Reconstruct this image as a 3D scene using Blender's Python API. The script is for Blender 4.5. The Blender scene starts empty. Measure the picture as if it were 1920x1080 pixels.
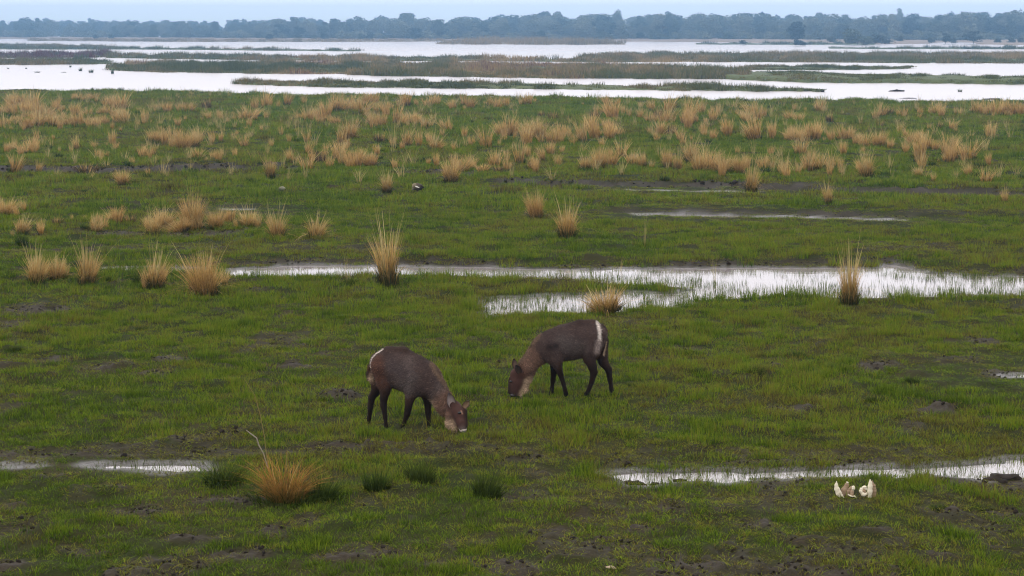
import bpy, math, random
import numpy as np

scene = bpy.context.scene
COL = scene.collection

# ------------------------------------------------------------------ camera, sky, sun, exposure
CAM_H = 5.8                       # metres above the near meadow
FPX = 3600.0                      # focal length in pixels of a 1920 wide frame
HORIZON = 54.0                    # row of the true horizon in that frame
PITCH = math.atan((540 - HORIZON) / FPX)

cam_data = bpy.data.cameras.new('camera')
cam = bpy.data.objects.new('camera', cam_data)
COL.objects.link(cam)
cam.location = (0, 0, CAM_H)
cam.rotation_euler = (math.pi / 2 - PITCH, 0, 0)
cam_data.sensor_width = 36.0
cam_data.lens = 36.0 * FPX / 1920.0
cam_data.clip_start = 0.5
cam_data.clip_end = 8000
scene.camera = cam

SUN_EL, SUN_AZ = math.radians(42), math.radians(-120)     # high thin cloud, sun behind the left shoulder
world = bpy.data.worlds.new('World')
scene.world = world
world.use_nodes = True
wt = world.node_tree
wt.nodes.clear()
w_out = wt.nodes.new('ShaderNodeOutputWorld')
sky = wt.nodes.new('ShaderNodeTexSky')
sky.sky_type = 'NISHITA'
sky.sun_disc = False
sky.sun_elevation = SUN_EL
sky.sun_rotation = SUN_AZ
bg_clear = wt.nodes.new('ShaderNodeBackground')
bg_clear.inputs['Strength'].default_value = 0.10
wt.links.new(sky.outputs[0], bg_clear.inputs['Color'])
tc = wt.nodes.new('ShaderNodeTexCoord')
sep = wt.nodes.new('ShaderNodeSeparateXYZ')
wt.links.new(tc.outputs['Generated'], sep.inputs[0])
ramp = wt.nodes.new('ShaderNodeValToRGB')                 # overcast: pale blue low down, whiter and brighter higher
ramp.color_ramp.interpolation = 'EASE'
els = ramp.color_ramp.elements
els[0].position = 0.0
els[0].color = (1.52, 1.62, 1.74, 1)
els[1].position = 1.0
els[1].color = (2.05, 1.97, 1.98, 1)
for p, c in ((0.03, (1.60, 1.62, 1.72, 1)), (0.14, (1.76, 1.66, 1.70, 1)), (0.4, (1.82, 1.74, 1.75, 1))):
    e = els.new(p)
    e.color = c
wt.links.new(sep.outputs['Z'], ramp.inputs['Fac'])
bg_cloud = wt.nodes.new('ShaderNodeBackground')
bg_cloud.inputs['Strength'].default_value = 1.0
wt.links.new(ramp.outputs['Color'], bg_cloud.inputs['Color'])
w_mix = wt.nodes.new('ShaderNodeMixShader')
w_mix.inputs[0].default_value = 0.88
wt.links.new(bg_clear.outputs[0], w_mix.inputs[1])
wt.links.new(bg_cloud.outputs[0], w_mix.inputs[2])
wt.links.new(w_mix.outputs[0], w_out.inputs['Surface'])

sun_data = bpy.data.lights.new('sun', 'SUN')
sun_data.energy = 1.1
sun_data.angle = math.radians(18)
sun_data.color = (1.0, 0.93, 0.86)
sun = bpy.data.objects.new('sun', sun_data)
COL.objects.link(sun)
sun.rotation_euler = (math.radians(48), 0, math.radians(-55))

scene.view_settings.view_transform = 'Standard'
scene.view_settings.look = 'None'
scene.view_settings.exposure = 0.0
scene.view_settings.gamma = 1.0
scene.view_settings.use_curve_mapping = False
scene.cycles.max_bounces = 5
scene.cycles.diffuse_bounces = 2
scene.cycles.glossy_bounces = 2
scene.cycles.transmission_bounces = 2
scene.cycles.transparent_max_bounces = 4
scene.cycles.volume_bounces = 0
scene.cycles.use_denoising = True
scene.cycles.pixel_filter_type = 'BLACKMAN_HARRIS'
scene.cycles.filter_width = 1.1
scene.cycles.denoising_prefilter = 'ACCURATE'
scene.cycles.use_adaptive_sampling = False

# ------------------------------------------------------------------ helpers
RIVER_Z = -0.45
sp, cp = math.sin(PITCH), math.cos(PITCH)


def ray(px, py):
    cx = (np.asarray(px, float) - 960) / FPX
    cy = -(np.asarray(py, float) - 540) / FPX
    return cx, cp + cy * sp, -sp + cy * cp


def at(px, py, z=0.0):
    """point of the level z seen in direction (px, py)"""
    dx, dy, dz = ray(px, py)
    t = (z - CAM_H) / dz
    return dx * t, dy * t


def at_depth(px, py, d):
    dx, dy, dz = ray(px, py)
    t = d / dy
    return np.array([float(dx * t), float(d), float(CAM_H + dz * t)])


def px_per_m(py, z=0.0):
    return (py - HORIZON) / (CAM_H - z)


def hash2(ix, iy, seed):
    h = (ix.astype(np.int64) * 374761393 + iy.astype(np.int64) * 668265263 + seed * 974634777) & 0x7fffffff
    h = ((h ^ (h >> 13)) * 1274126177) & 0x7fffffff
    h = h ^ (h >> 16)
    return (h & 0xffff) / 65535.0


def vnoise(x, y, seed=0):
    ix, iy = np.floor(x), np.floor(y)
    fx, fy = x - ix, y - iy
    fx = fx * fx * fx * (fx * (fx * 6 - 15) + 10)
    fy = fy * fy * fy * (fy * (fy * 6 - 15) + 10)
    a = hash2(ix, iy, seed)
    b = hash2(ix + 1, iy, seed)
    c = hash2(ix, iy + 1, seed)
    d = hash2(ix + 1, iy + 1, seed)
    return (a * (1 - fx) + b * fx) * (1 - fy) + (c * (1 - fx) + d * fx) * fy


def fbm(x, y, seed=0, octaves=3):
    s, amp, tot = 0, 1.0, 0
    for k in range(octaves):
        s = s + amp * vnoise(x * 2 ** k + 17.3 * k, y * 2 ** k - 9.1 * k, seed + k)
        tot += amp
        amp *= 0.5
    return s / tot


def sstep(a, b, x):
    t = np.clip((x - a) / (b - a), 0, 1)
    return t * t * (3 - 2 * t)


def poly_sd(x, y, P):
    """signed distance to a closed polygon, negative inside (x, y arrays)"""
    P = np.asarray(P, float)
    d = np.full(x.shape, 1e9)
    inside = np.zeros(x.shape, bool)
    n = len(P)
    for i in range(n):
        ax, ay = P[i]
        bx, by = P[(i + 1) % n]
        ex, ey = bx - ax, by - ay
        wx, wy = x - ax, y - ay
        t = np.clip((wx * ex + wy * ey) / (ex * ex + ey * ey + 1e-12), 0, 1)
        d = np.minimum(d, (wx - t * ex) ** 2 + (wy - t * ey) ** 2)
        cond = ((ay <= y) & (by > y)) | ((by <= y) & (ay > y))
        xc = ax + (y - ay) / (by - ay if by != ay else 1e-9) * ex
        inside ^= cond & (x < xc)
    d = np.sqrt(d)
    return np.where(inside, -d, d)


def line_d(x, y, P):
    P = np.asarray(P, float)
    d = np.full(x.shape, 1e9)
    for i in range(len(P) - 1):
        ax, ay = P[i]
        bx, by = P[i + 1]
        ex, ey = bx - ax, by - ay
        t = np.clip(((x - ax) * ex + (y - ay) * ey) / (ex * ex + ey * ey + 1e-12), 0, 1)
        d = np.minimum(d, (x - ax - t * ex) ** 2 + (y - ay - t * ey) ** 2)
    return np.sqrt(d)


def mesh_np(name, V, faces, attrs=None, smooth=False, colors=None):
    """V (n,3); faces (m,k) with one k, or a list of lists"""
    me = bpy.data.meshes.new(name)
    V = np.asarray(V, np.float32)
    if isinstance(faces, np.ndarray):
        m, k = faces.shape
        me.vertices.add(len(V))
        me.vertices.foreach_set('co', V.ravel())
        me.loops.add(m * k)
        me.loops.foreach_set('vertex_index', faces.astype(np.int32).ravel())
        me.polygons.add(m)
        me.polygons.foreach_set('loop_start', np.arange(0, m * k, k, dtype=np.int32))
        me.polygons.foreach_set('loop_total', np.full(m, k, np.int32))
        me.update(calc_edges=True)
    else:
        me.from_pydata([tuple(map(float, v)) for v in V], [], [tuple(map(int, f)) for f in faces])
        me.update()
    if smooth:
        me.polygons.foreach_set('use_smooth', np.ones(len(me.polygons), bool))
    for n, a in (attrs or {}).items():
        at_ = me.attributes.new(n, 'FLOAT', 'POINT')
        at_.data.foreach_set('value', np.asarray(a, np.float32))
    if colors is not None:
        c = np.ones((len(V), 4), np.float32)
        c[:, :3] = colors
        ca = me.color_attributes.new('coat', 'FLOAT_COLOR', 'POINT')
        ca.data.foreach_set('color', c.ravel())
    return me


def obj(name, me, mat=None, parent=None, loc=None):
    o = bpy.data.objects.new(name, me)
    COL.objects.link(o)
    if mat is not None and me is not None and len(me.materials) == 0:
        me.materials.append(mat)
    if parent is not None:
        o.parent = parent
    if loc is not None:
        o.location = loc
    return o


def tag(o, label=None, cat=None, group=None, kind=None):
    if label:
        o['label'] = label
    if cat:
        o['category'] = cat
    if group:
        o['group'] = group
    if kind:
        o['kind'] = kind
    return o


def merge(parts):
    """join (V, F) or (V, F, attrs) tuples of equal face size"""
    Vs, Fs, off, A = [], [], 0, {}
    for p in parts:
        Vs.append(p[0])
        Fs.append(p[1] + off)
        off += len(p[0])
        if len(p) > 2:
            for k, v in p[2].items():
                A.setdefault(k, []).append(v)
    return np.concatenate(Vs), np.concatenate(Fs), {k: np.concatenate(v) for k, v in A.items()}


# ------------------------------------------------------------------ materials
def new_mat(name):
    m = bpy.data.materials.new(name)
    m.use_nodes = True
    nt = m.node_tree
    b = nt.nodes['Principled BSDF']
    return m, nt, b


def N(nt, kind, **kw):
    n = nt.nodes.new(kind)
    for k, v in kw.items():
        setattr(n, k, v)
    return n


def mixc(nt, fac, a, b, mode='MIX'):
    n = nt.nodes.new('ShaderNodeMix')
    n.data_type = 'RGBA'
    n.blend_type = mode
    for sock, v in ((n.inputs[0], fac), (n.inputs[6], a), (n.inputs[7], b)):
        if hasattr(v, 'links'):
            nt.links.new(v, sock)
        elif isinstance(v, (int, float)):
            sock.default_value = v
        else:
            sock.default_value = (*v, 1)
    return n.outputs[2]


def mathn(nt, op, a, b=0.0, clamp=False):
    n = nt.nodes.new('ShaderNodeMath')
    n.operation = op
    n.use_clamp = clamp
    for sock, v in ((n.inputs[0], a), (n.inputs[1], b)):
        if hasattr(v, 'links'):
            nt.links.new(v, sock)
        else:
            sock.default_value = v
    return n.outputs[0]


def rampn(nt, fac, stops):
    n = nt.nodes.new('ShaderNodeValToRGB')
    e = n.color_ramp.elements
    e[0].position, e[0].color = stops[0][0], (*stops[0][1], 1)
    e[1].position, e[1].color = stops[-1][0], (*stops[-1][1], 1)
    for p, c in stops[1:-1]:
        k = e.new(p)
        k.color = (*c, 1)
    nt.links.new(fac, n.inputs[0])
    return n.outputs[0]


def noise_tex(nt, scale, detail=3, rough=0.6, coord=None):
    n = nt.nodes.new('ShaderNodeTexNoise')
    n.inputs['Scale'].default_value = scale
    n.inputs['Detail'].default_value = detail
    n.inputs['Roughness'].default_value = rough
    if coord is not None:
        nt.links.new(coord, n.inputs['Vector'])
    return n.outputs['Fac']


def attr(nt, name, typ='GEOMETRY'):
    n = nt.nodes.new('ShaderNodeAttribute')
    n.attribute_name = name
    n.attribute_type = typ
    return n


def leafy(nt, b, color, transl=0.25, rough=0.65):
    """diffuse leaf with some light passing through"""
    nt.links.new(color, b.inputs['Base Color'])
    b.inputs['Roughness'].default_value = rough
    b.inputs['Specular IOR Level'].default_value = 0.04
    tr = nt.nodes.new('ShaderNodeBsdfTranslucent')
    nt.links.new(color, tr.inputs['Color'])
    mx = nt.nodes.new('ShaderNodeMixShader')
    mx.inputs[0].default_value = transl
    nt.links.new(b.outputs[0], mx.inputs[1])
    nt.links.new(tr.outputs[0], mx.inputs[2])
    nt.links.new(mx.outputs[0], nt.nodes['Material Output'].inputs['Surface'])


def mat_meadow():
    m, nt, b = new_mat('meadow_soil')
    geo = N(nt, 'ShaderNodeNewGeometry')
    pos = geo.outputs['Position']
    n1 = noise_tex(nt, 0.35, 4, 0.6, pos)
    n2 = noise_tex(nt, 2.3, 4, 0.65, pos)
    n3 = noise_tex(nt, 14.0, 3, 0.7, pos)
    green = mixc(nt, n2, (0.010, 0.014, 0.004), (0.028, 0.034, 0.007))
    olive = mixc(nt, n3, (0.020, 0.017, 0.007), (0.044, 0.036, 0.016))
    g = mixc(nt, rampn(nt, n1, ((0.42, (0, 0, 0)), (0.68, (1, 1, 1)))), green, olive)
    mudc = mixc(nt, n3, (0.007, 0.006, 0.004), (0.052, 0.040, 0.027))
    fac = mathn(nt, 'ADD', attr(nt, 'mud').outputs['Fac'],
                mathn(nt, 'MULTIPLY', mathn(nt, 'SUBTRACT', n2, 0.5), 0.7), True)
    c = mixc(nt, fac, g, mudc)
    nt.links.new(c, b.inputs['Base Color'])
    b.inputs['Specular IOR Level'].default_value = 0.08
    r = nt.nodes.new('ShaderNodeMapRange')
    nt.links.new(attr(nt, 'wet').outputs['Fac'], r.inputs[0])
    r.inputs[3].default_value = 0.9
    r.inputs[4].default_value = 0.6
    nt.links.new(r.outputs[0], b.inputs['Roughness'])
    r.inputs[4].default_value = 0.28
    wsp = mathn(nt, 'MULTIPLY', mathn(nt, 'POWER', attr(nt, 'wet').outputs['Fac'], 2.0), 0.32)
    nt.links.new(mathn(nt, 'ADD', wsp, 0.05), b.inputs['Specular IOR Level'])
    bump = N(nt, 'ShaderNodeBump')
    bump.inputs['Strength'].default_value = 0.6
    bump.inputs['Distance'].default_value = 0.03
    nt.links.new(n3, bump.inputs['Height'])
    nt.links.new(bump.outputs[0], b.inputs['Normal'])
    return m


def mat_grass(name='meadow_grass', dark=1.0):
    m, nt, b = new_mat(name)
    tint = attr(nt, 'tint', 'INSTANCER').outputs['Fac']
    t = attr(nt, 't').outputs['Fac']
    r = attr(nt, 'r').outputs['Fac']
    k = lambda c: tuple(v * dark for v in c)
    v = mathn(nt, 'ADD', tint, mathn(nt, 'MULTIPLY', mathn(nt, 'SUBTRACT', r, 0.5), 0.75), True)
    c = rampn(nt, v, ((0.0, k((0.048, 0.034, 0.020))), (0.08, k((0.115, 0.078, 0.038))), (0.20, k((0.150, 0.116, 0.026))), (0.38, k((0.182, 0.222, 0.013))),
                      (0.60, k((0.118, 0.200, 0.011))), (0.82, k((0.052, 0.112, 0.008))), (1.0, k((0.020, 0.052, 0.004)))))
    tip = mixc(nt, mathn(nt, 'MULTIPLY', t, 0.4), c, k((0.205, 0.235, 0.022)))
    leafy(nt, b, tip, 0.3, 0.6)
    return m


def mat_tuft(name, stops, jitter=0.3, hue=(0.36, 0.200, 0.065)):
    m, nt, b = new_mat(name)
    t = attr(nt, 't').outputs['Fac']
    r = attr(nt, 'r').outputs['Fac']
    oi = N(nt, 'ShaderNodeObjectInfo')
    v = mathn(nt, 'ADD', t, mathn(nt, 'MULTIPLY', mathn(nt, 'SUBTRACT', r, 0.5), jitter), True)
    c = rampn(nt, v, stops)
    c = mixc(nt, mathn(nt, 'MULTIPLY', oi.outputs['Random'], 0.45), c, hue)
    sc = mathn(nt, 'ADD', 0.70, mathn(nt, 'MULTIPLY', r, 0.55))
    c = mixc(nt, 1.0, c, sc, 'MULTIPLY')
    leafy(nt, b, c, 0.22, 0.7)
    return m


def mat_plain(name, col, rough=0.8, var=0.35, scale=20.0, spec=0.3, bump=0.0):
    m, nt, b = new_mat(name)
    tcn = N(nt, 'ShaderNodeTexCoord')
    n = noise_tex(nt, scale, 4, 0.65, tcn.outputs['Object'])
    c = mixc(nt, n, tuple(v * (1 - var) for v in col), tuple(v * (1 + var) for v in col))
    nt.links.new(c, b.inputs['Base Color'])
    b.inputs['Roughness'].default_value = rough
    b.inputs['Specular IOR Level'].default_value = spec
    if bump:
        bp = N(nt, 'ShaderNodeBump')
        bp.inputs['Strength'].default_value = bump
        bp.inputs['Distance'].default_value = 0.02
        nt.links.new(n, bp.inputs['Height'])
        nt.links.new(bp.outputs[0], b.inputs['Normal'])
    return m


def mat_water(name, ior, rough, scale, strength, pale_base):
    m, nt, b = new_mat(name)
    b.inputs['Base Color'].default_value = (*pale_base, 1)          # paled to stand in for part of the sky reflection
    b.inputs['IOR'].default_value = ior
    b.inputs['Roughness'].default_value = rough
    geo = N(nt, 'ShaderNodeNewGeometry')
    mp = N(nt, 'ShaderNodeMapping')
    mp.inputs['Scale'].default_value = (0.35, 1.0, 1.0)
    nt.links.new(geo.outputs['Position'], mp.inputs['Vector'])
    n = noise_tex(nt, scale, 3, 0.6, mp.outputs[0])
    bp = N(nt, 'ShaderNodeBump')
    bp.inputs['Strength'].default_value = strength
    bp.inputs['Distance'].default_value = 0.05
    nt.links.new(n, bp.inputs['Height'])
    nt.links.new(bp.outputs[0], b.inputs['Normal'])
    return m


def mat_coat():
    m, nt, b = new_mat('animal_coat')
    c = attr(nt, 'coat').outputs['Color']
    tcn = N(nt, 'ShaderNodeTexCoord')
    n = noise_tex(nt, 30, 4, 0.7, tcn.outputs['Object'])
    c2 = mixc(nt, 1.0, c, mixc(nt, n, (0.6, 0.6, 0.6), (1.4, 1.4, 1.4)), 'MULTIPLY')
    nt.links.new(c2, b.inputs['Base Color'])
    b.inputs['Roughness'].default_value = 0.75
    b.inputs['Specular IOR Level'].default_value = 0.06
    b.inputs['Sheen Weight'].default_value = 0.03
    b.inputs['Sheen Roughness'].default_value = 0.5
    return m


M_MEADOW = mat_meadow()
M_GRASS = mat_grass()
M_EMERGENT = mat_grass('emergent_grass', 0.6)
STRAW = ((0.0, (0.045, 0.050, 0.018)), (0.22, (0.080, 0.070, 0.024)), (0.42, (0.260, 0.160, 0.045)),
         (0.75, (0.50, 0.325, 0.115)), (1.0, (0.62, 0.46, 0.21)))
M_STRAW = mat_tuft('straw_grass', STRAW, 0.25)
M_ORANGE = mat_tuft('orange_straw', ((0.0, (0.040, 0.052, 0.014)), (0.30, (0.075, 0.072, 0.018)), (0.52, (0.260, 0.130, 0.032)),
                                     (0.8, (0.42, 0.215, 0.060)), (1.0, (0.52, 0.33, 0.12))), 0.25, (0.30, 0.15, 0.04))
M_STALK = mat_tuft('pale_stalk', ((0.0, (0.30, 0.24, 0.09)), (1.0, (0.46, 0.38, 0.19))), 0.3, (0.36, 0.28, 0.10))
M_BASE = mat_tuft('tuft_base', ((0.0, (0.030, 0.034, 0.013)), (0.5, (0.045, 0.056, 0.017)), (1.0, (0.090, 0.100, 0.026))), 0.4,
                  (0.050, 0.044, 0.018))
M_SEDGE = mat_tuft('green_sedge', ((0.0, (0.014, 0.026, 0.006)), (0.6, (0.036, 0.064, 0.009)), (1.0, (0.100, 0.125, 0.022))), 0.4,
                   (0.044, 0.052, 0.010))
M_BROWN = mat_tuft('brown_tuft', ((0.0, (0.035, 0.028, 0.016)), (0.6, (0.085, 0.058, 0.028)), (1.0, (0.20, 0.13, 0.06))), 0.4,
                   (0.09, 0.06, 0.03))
M_COAT = mat_coat()
M_MUD = mat_plain('wet_mud', (0.020, 0.015, 0.011), 0.8, 0.6, 18, 0.12, 0.8)
M_BONE = mat_plain('weathered_bone', (0.62, 0.56, 0.42), 0.6, 0.22, 22, 0.3, 0.3)
M_BONE_D = mat_plain('stained_bone', (0.27, 0.19, 0.12), 0.7, 0.4, 18, 0.3, 0.4)
M_WOOD = mat_plain('dead_wood', (0.21, 0.18, 0.14), 0.8, 0.35, 12, 0.2, 0.4)
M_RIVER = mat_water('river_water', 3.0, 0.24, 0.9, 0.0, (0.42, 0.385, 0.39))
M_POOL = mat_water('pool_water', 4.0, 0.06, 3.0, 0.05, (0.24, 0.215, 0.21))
M_ISLAND = mat_plain('island_soil', (0.075, 0.090, 0.028), 0.9, 0.5, 0.6, 0.2, 0.3)
M_ISLAND_PALE = mat_plain('pale_island_soil', (0.23, 0.19, 0.13), 0.9, 0.35, 0.3, 0.2)
M_SAND = mat_plain('far_sand', (0.27, 0.21, 0.16), 0.9, 0.3, 0.05, 0.2)
M_BARK = mat_plain('tree_bark', (0.12, 0.10, 0.085), 0.9, 0.4, 2.0, 0.1)
M_EARTH = mat_plain('deep_earth', (0.06, 0.055, 0.03), 0.9, 0.4, 0.1, 0.1)

# ------------------------------------------------------------------ shallow water outlines and mud on the meadow
W = lambda pts, z=0.0: [tuple(float(c) for c in at(x, y, z)) for x, y in pts]
MAIN_CHANNEL = W([(415, 504), (505, 499), (520, 495.5), (600, 495.5), (700, 496), (770, 498), (900, 498.5), (940, 500), (980, 502),
                  (1100, 503), (1280, 501), (1500, 499.5), (1600, 499), (1640, 501), (1655, 496), (1675, 493), (1700, 500),
                  (1750, 511), (1920, 517), (2160, 521), (2160, 556), (1920, 553), (1800, 555), (1700, 556), (1600, 557), (1500, 551), (1400, 555),
                  (1335, 560), (1280, 571), (1180, 581), (1090, 586), (1020, 586), (960, 588), (915, 594), (905, 575), (912, 557), (960, 555), (1030, 551),
                  (1090, 550), (1150, 545), (1250, 548), (1290, 541), (1240, 533), (1180, 531), (1110, 528), (1080, 522), (1010, 519), (960, 520), (900, 517), (770, 513.5),
                  (700, 516), (600, 516), (510, 516), (425, 516)])
CHANNEL_TAIL = W([(205, 502), (250, 499), (330, 499), (400, 503), (400, 507), (330, 506), (250, 505)])
NEAR_CHANNEL = W([(1135, 887), (1200, 881), (1300, 880), (1400, 879), (1500, 877), (1600, 874), (1700, 872), (1800, 868),
                  (1860, 862), (1920, 857), (2150, 850), (2150, 894), (1920, 893), (1870, 892), (1845, 899), (1790, 893), (1740, 888), (1690, 895),
                  (1640, 889), (1540, 891), (1400, 898), (1350, 903), (1310, 898), (1210, 908), (1180, 906), (1160, 893)])
NEAR_POOL = W([(165, 870), (190, 869), (270, 866), (330, 864), (382, 866), (388, 880), (330, 885), (270, 880), (190, 876), (165, 873)])
THIN_RILL = W([(1185, 399.5), (1330, 401), (1500, 405), (1695, 411), (1695, 414), (1500, 409.5), (1330, 405.5), (1195, 403)])
SMALL_GLINT = W([(420, 391), (470, 391.3), (470, 393.2), (420, 393)])
SMALL_GLINT2 = W([(560, 389), (650, 389), (655, 392.8), (565, 393)])
SIDE_POOL = W([(1885, 702), (1960, 697), (1960, 707), (1890, 707)])
SIDE_POOL2 = W([(1880, 786), (1960, 780), (1960, 794), (1900, 794)])
GLINT3 = W([(1180, 356), (1300, 358.5), (1420, 360.5), (1420, 361.5), (1300, 360), (1180, 357.5)])
GLINT4 = W([(1000, 883), (1020, 882.5), (1022, 889), (1004, 890)])
NEAR_POOL_W = W([(16, 868), (64, 867.5), (66, 872.5), (20, 873)])
POOLS = [('puddle', NEAR_POOL_W, 0.06), ('shallow_channel', MAIN_CHANNEL, 0.10), ('shallow_channel', CHANNEL_TAIL, 0.05), ('shallow_channel', NEAR_CHANNEL, 0.09),
         ('puddle', NEAR_POOL, 0.07), ('rill', THIN_RILL, 0.06), ('puddle', SMALL_GLINT, 0.05), 
         ('puddle', SIDE_POOL, 0.05), ('rill', GLINT3, 0.05)]

MUD_LINES = [  # centre line in view, half height in px there, strength
    ([(-260, 858), (0, 852), (200, 845), (350, 850), (500, 848), (640, 846), (800, 850), (1000, 858)], 17, 0.72),
    ([(1000, 862), (1200, 852), (1400, 850), (1600, 852), (1760, 842), (1920, 835), (2200, 828)], 15, 0.5),
    ([(1140, 872), (1300, 868), (1500, 866), (1700, 862), (1850, 856)], 8, 0.75), ([(-200, 856), (0, 854), (150, 852), (262, 856)], 9, 0.9), ([(560, 838), (680, 842), (800, 838)], 5, 0.95),
    ([(-200, 322), (0, 321), (120, 320), (230, 323)], 5.5, 1.0), ([(230, 322), (400, 319), (520, 316)], 5.5, 1.0),
    ([(180, 436), (320, 441), (455, 436)], 6.5, 0.95), ([(-100, 438), (90, 440), (180, 436)], 5, 0.6),
    ([(950, 345), (1150, 348), (1300, 350), (1450, 355), (1600, 360), (1750, 364), (1920, 370), (2200, 376)], 4.0, 0.95),
    ([(1190, 398), (1400, 401), (1600, 405), (1700, 407)], 4.0, 0.8), ([(1700, 402), (1920, 405), (2200, 407)], 4.0, 0.5),
    ([(400, 497), (600, 492), (800, 494), (1000, 499), (1280, 498), (1500, 496), (1650, 492), (1750, 505), (1920, 513), (2200, 519)], 4.5, 0.9),
    ([(1000, 235), (1180, 236)], 4, 0.6), ([(760, 322), (960, 324)], 4.5, 0.75), ([(640, 470), (760, 478)], 8, 0.5),
    ([(60, 470), (300, 462), (560, 470)], 9, 0.45), ([(1620, 478), (1760, 470)], 10, 0.45),
    ([(900, 352), (1400, 361)], 2.5, 0.5)]
MUD_SPOTS = [(640, 1050, 50, 9), (260, 1058, 60, 9), (520, 998, 45, 10), (200, 915, 45, 10), (250, 960, 60, 10), (30, 945, 40, 9),
             (350, 1012, 60, 12), (700, 1042, 60, 13), (830, 1062, 60, 12), (1250, 962, 40, 8), (1215, 995, 42, 10), (1490, 1017, 38, 11),
             (1430, 985, 60, 14), (1360, 1038, 46, 9), (1530, 1066, 50, 9), (1780, 962, 60, 11), (1885, 960, 50, 13), (1890, 908, 60, 12),
             (1800, 900, 60, 9), (1310, 1064, 60, 12), (930, 1064, 70, 14), (20, 1062, 60, 12), (100, 895, 40, 7), (1180, 897, 34, 8),
             (640, 748, 45, 6), (1490, 768, 50, 7), (1750, 772, 50, 8), (1890, 700, 50, 9), (1640, 688, 40, 8), (300, 700, 60, 8),
             (200, 690, 60, 7), (1040, 1000, 60, 10), (430, 940, 70, 8), (560, 690, 50, 6), (330, 672, 40, 6), (100, 672, 34, 6),
             (620, 660, 50, 6), (1300, 655, 40, 5), (1450, 690, 40, 6), (1850, 640, 40, 6), (60, 580, 60, 9), (30, 605, 50, 7),
             (80, 985, 50, 9), (150, 1035, 60, 9), (1130, 1030, 60, 9), (1650, 1000, 50, 9), (1760, 1040, 50, 9), (1600, 870, 60, 8),
             (960, 935, 50, 7), (1500, 905, 46, 7), (360, 965, 50, 8), (450, 1040, 50, 9)]


def mud_mask(x, y):
    m = np.zeros(x.shape)
    wob = fbm(x * 1.6, y * 0.9, 41, 3)
    for pts, hh, s in MUD_LINES:
        Pw = np.array(W(pts))
        ym = float(np.mean([p[1] for p in pts]))
        half = hh * (0.55 if ym > 60 else 1.0) * Pw[:, 1].mean() ** 2 / (FPX * CAM_H)
        sel = (y > Pw[:, 1].min() - 4 * half) & (y < Pw[:, 1].max() + 4 * half)
        if not sel.any():
            continue
        d = line_d(x[sel], y[sel], Pw)
        v = s * sstep(1.5, 0.45, d / half + (wob[sel] - 0.5) * 1.6)
        m[sel] = np.maximum(m[sel], v)
    for cx, cy, rx, ry in MUD_SPOTS:
        wx, wy = at(cx, cy)
        ax = rx / px_per_m(cy) * 1.1
        ay = ry * wy * wy / (FPX * CAM_H) * 1.1
        sel = (np.abs(x - wx) < 2.2 * ax) & (np.abs(y - wy) < 2.2 * ay)
        if not sel.any():
            continue
        q = np.sqrt(((x[sel] - wx) / ax) ** 2 + ((y[sel] - wy) / ay) ** 2)
        m[sel] = np.maximum(m[sel], 0.95 * sstep(1.25, 0.35, q + (wob[sel] - 0.5) * 1.5))
    n0 = fbm(x * 1.7 + 5, y * 0.9, 79, 4)
    m = np.maximum(m, 0.85 * sstep(0.50, 0.62, n0) * sstep(21.6, 20.2, y))
    m = np.maximum(m, 0.65 * sstep(0.53, 0.65, n0) * sstep(25.5, 21.5, y))
    # scattered trampled patches
    n = fbm(x * 0.9 + 3, y * 0.45, 77, 4)
    m = np.maximum(m, 0.7 * sstep(0.66, 0.78, n) * sstep(70, 25, y))
    return m


EDGE = np.array([(-400, 165), (0, 168), (60, 169), (130, 171), (300, 173), (480, 177), (640, 180), (760, 181.5), (1000, 183.5),
                 (1280, 187.5), (1600, 189.5), (1920, 191.5), (2300, 193)], float)


def edge_depth(u):
    """depth of the river bank along direction u = x / depth"""
    px = 960 + u * FPX
    yy = np.interp(px, EDGE[:, 0], EDGE[:, 1])
    return CAM_H * FPX / (yy - HORIZON) * 1.002


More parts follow.
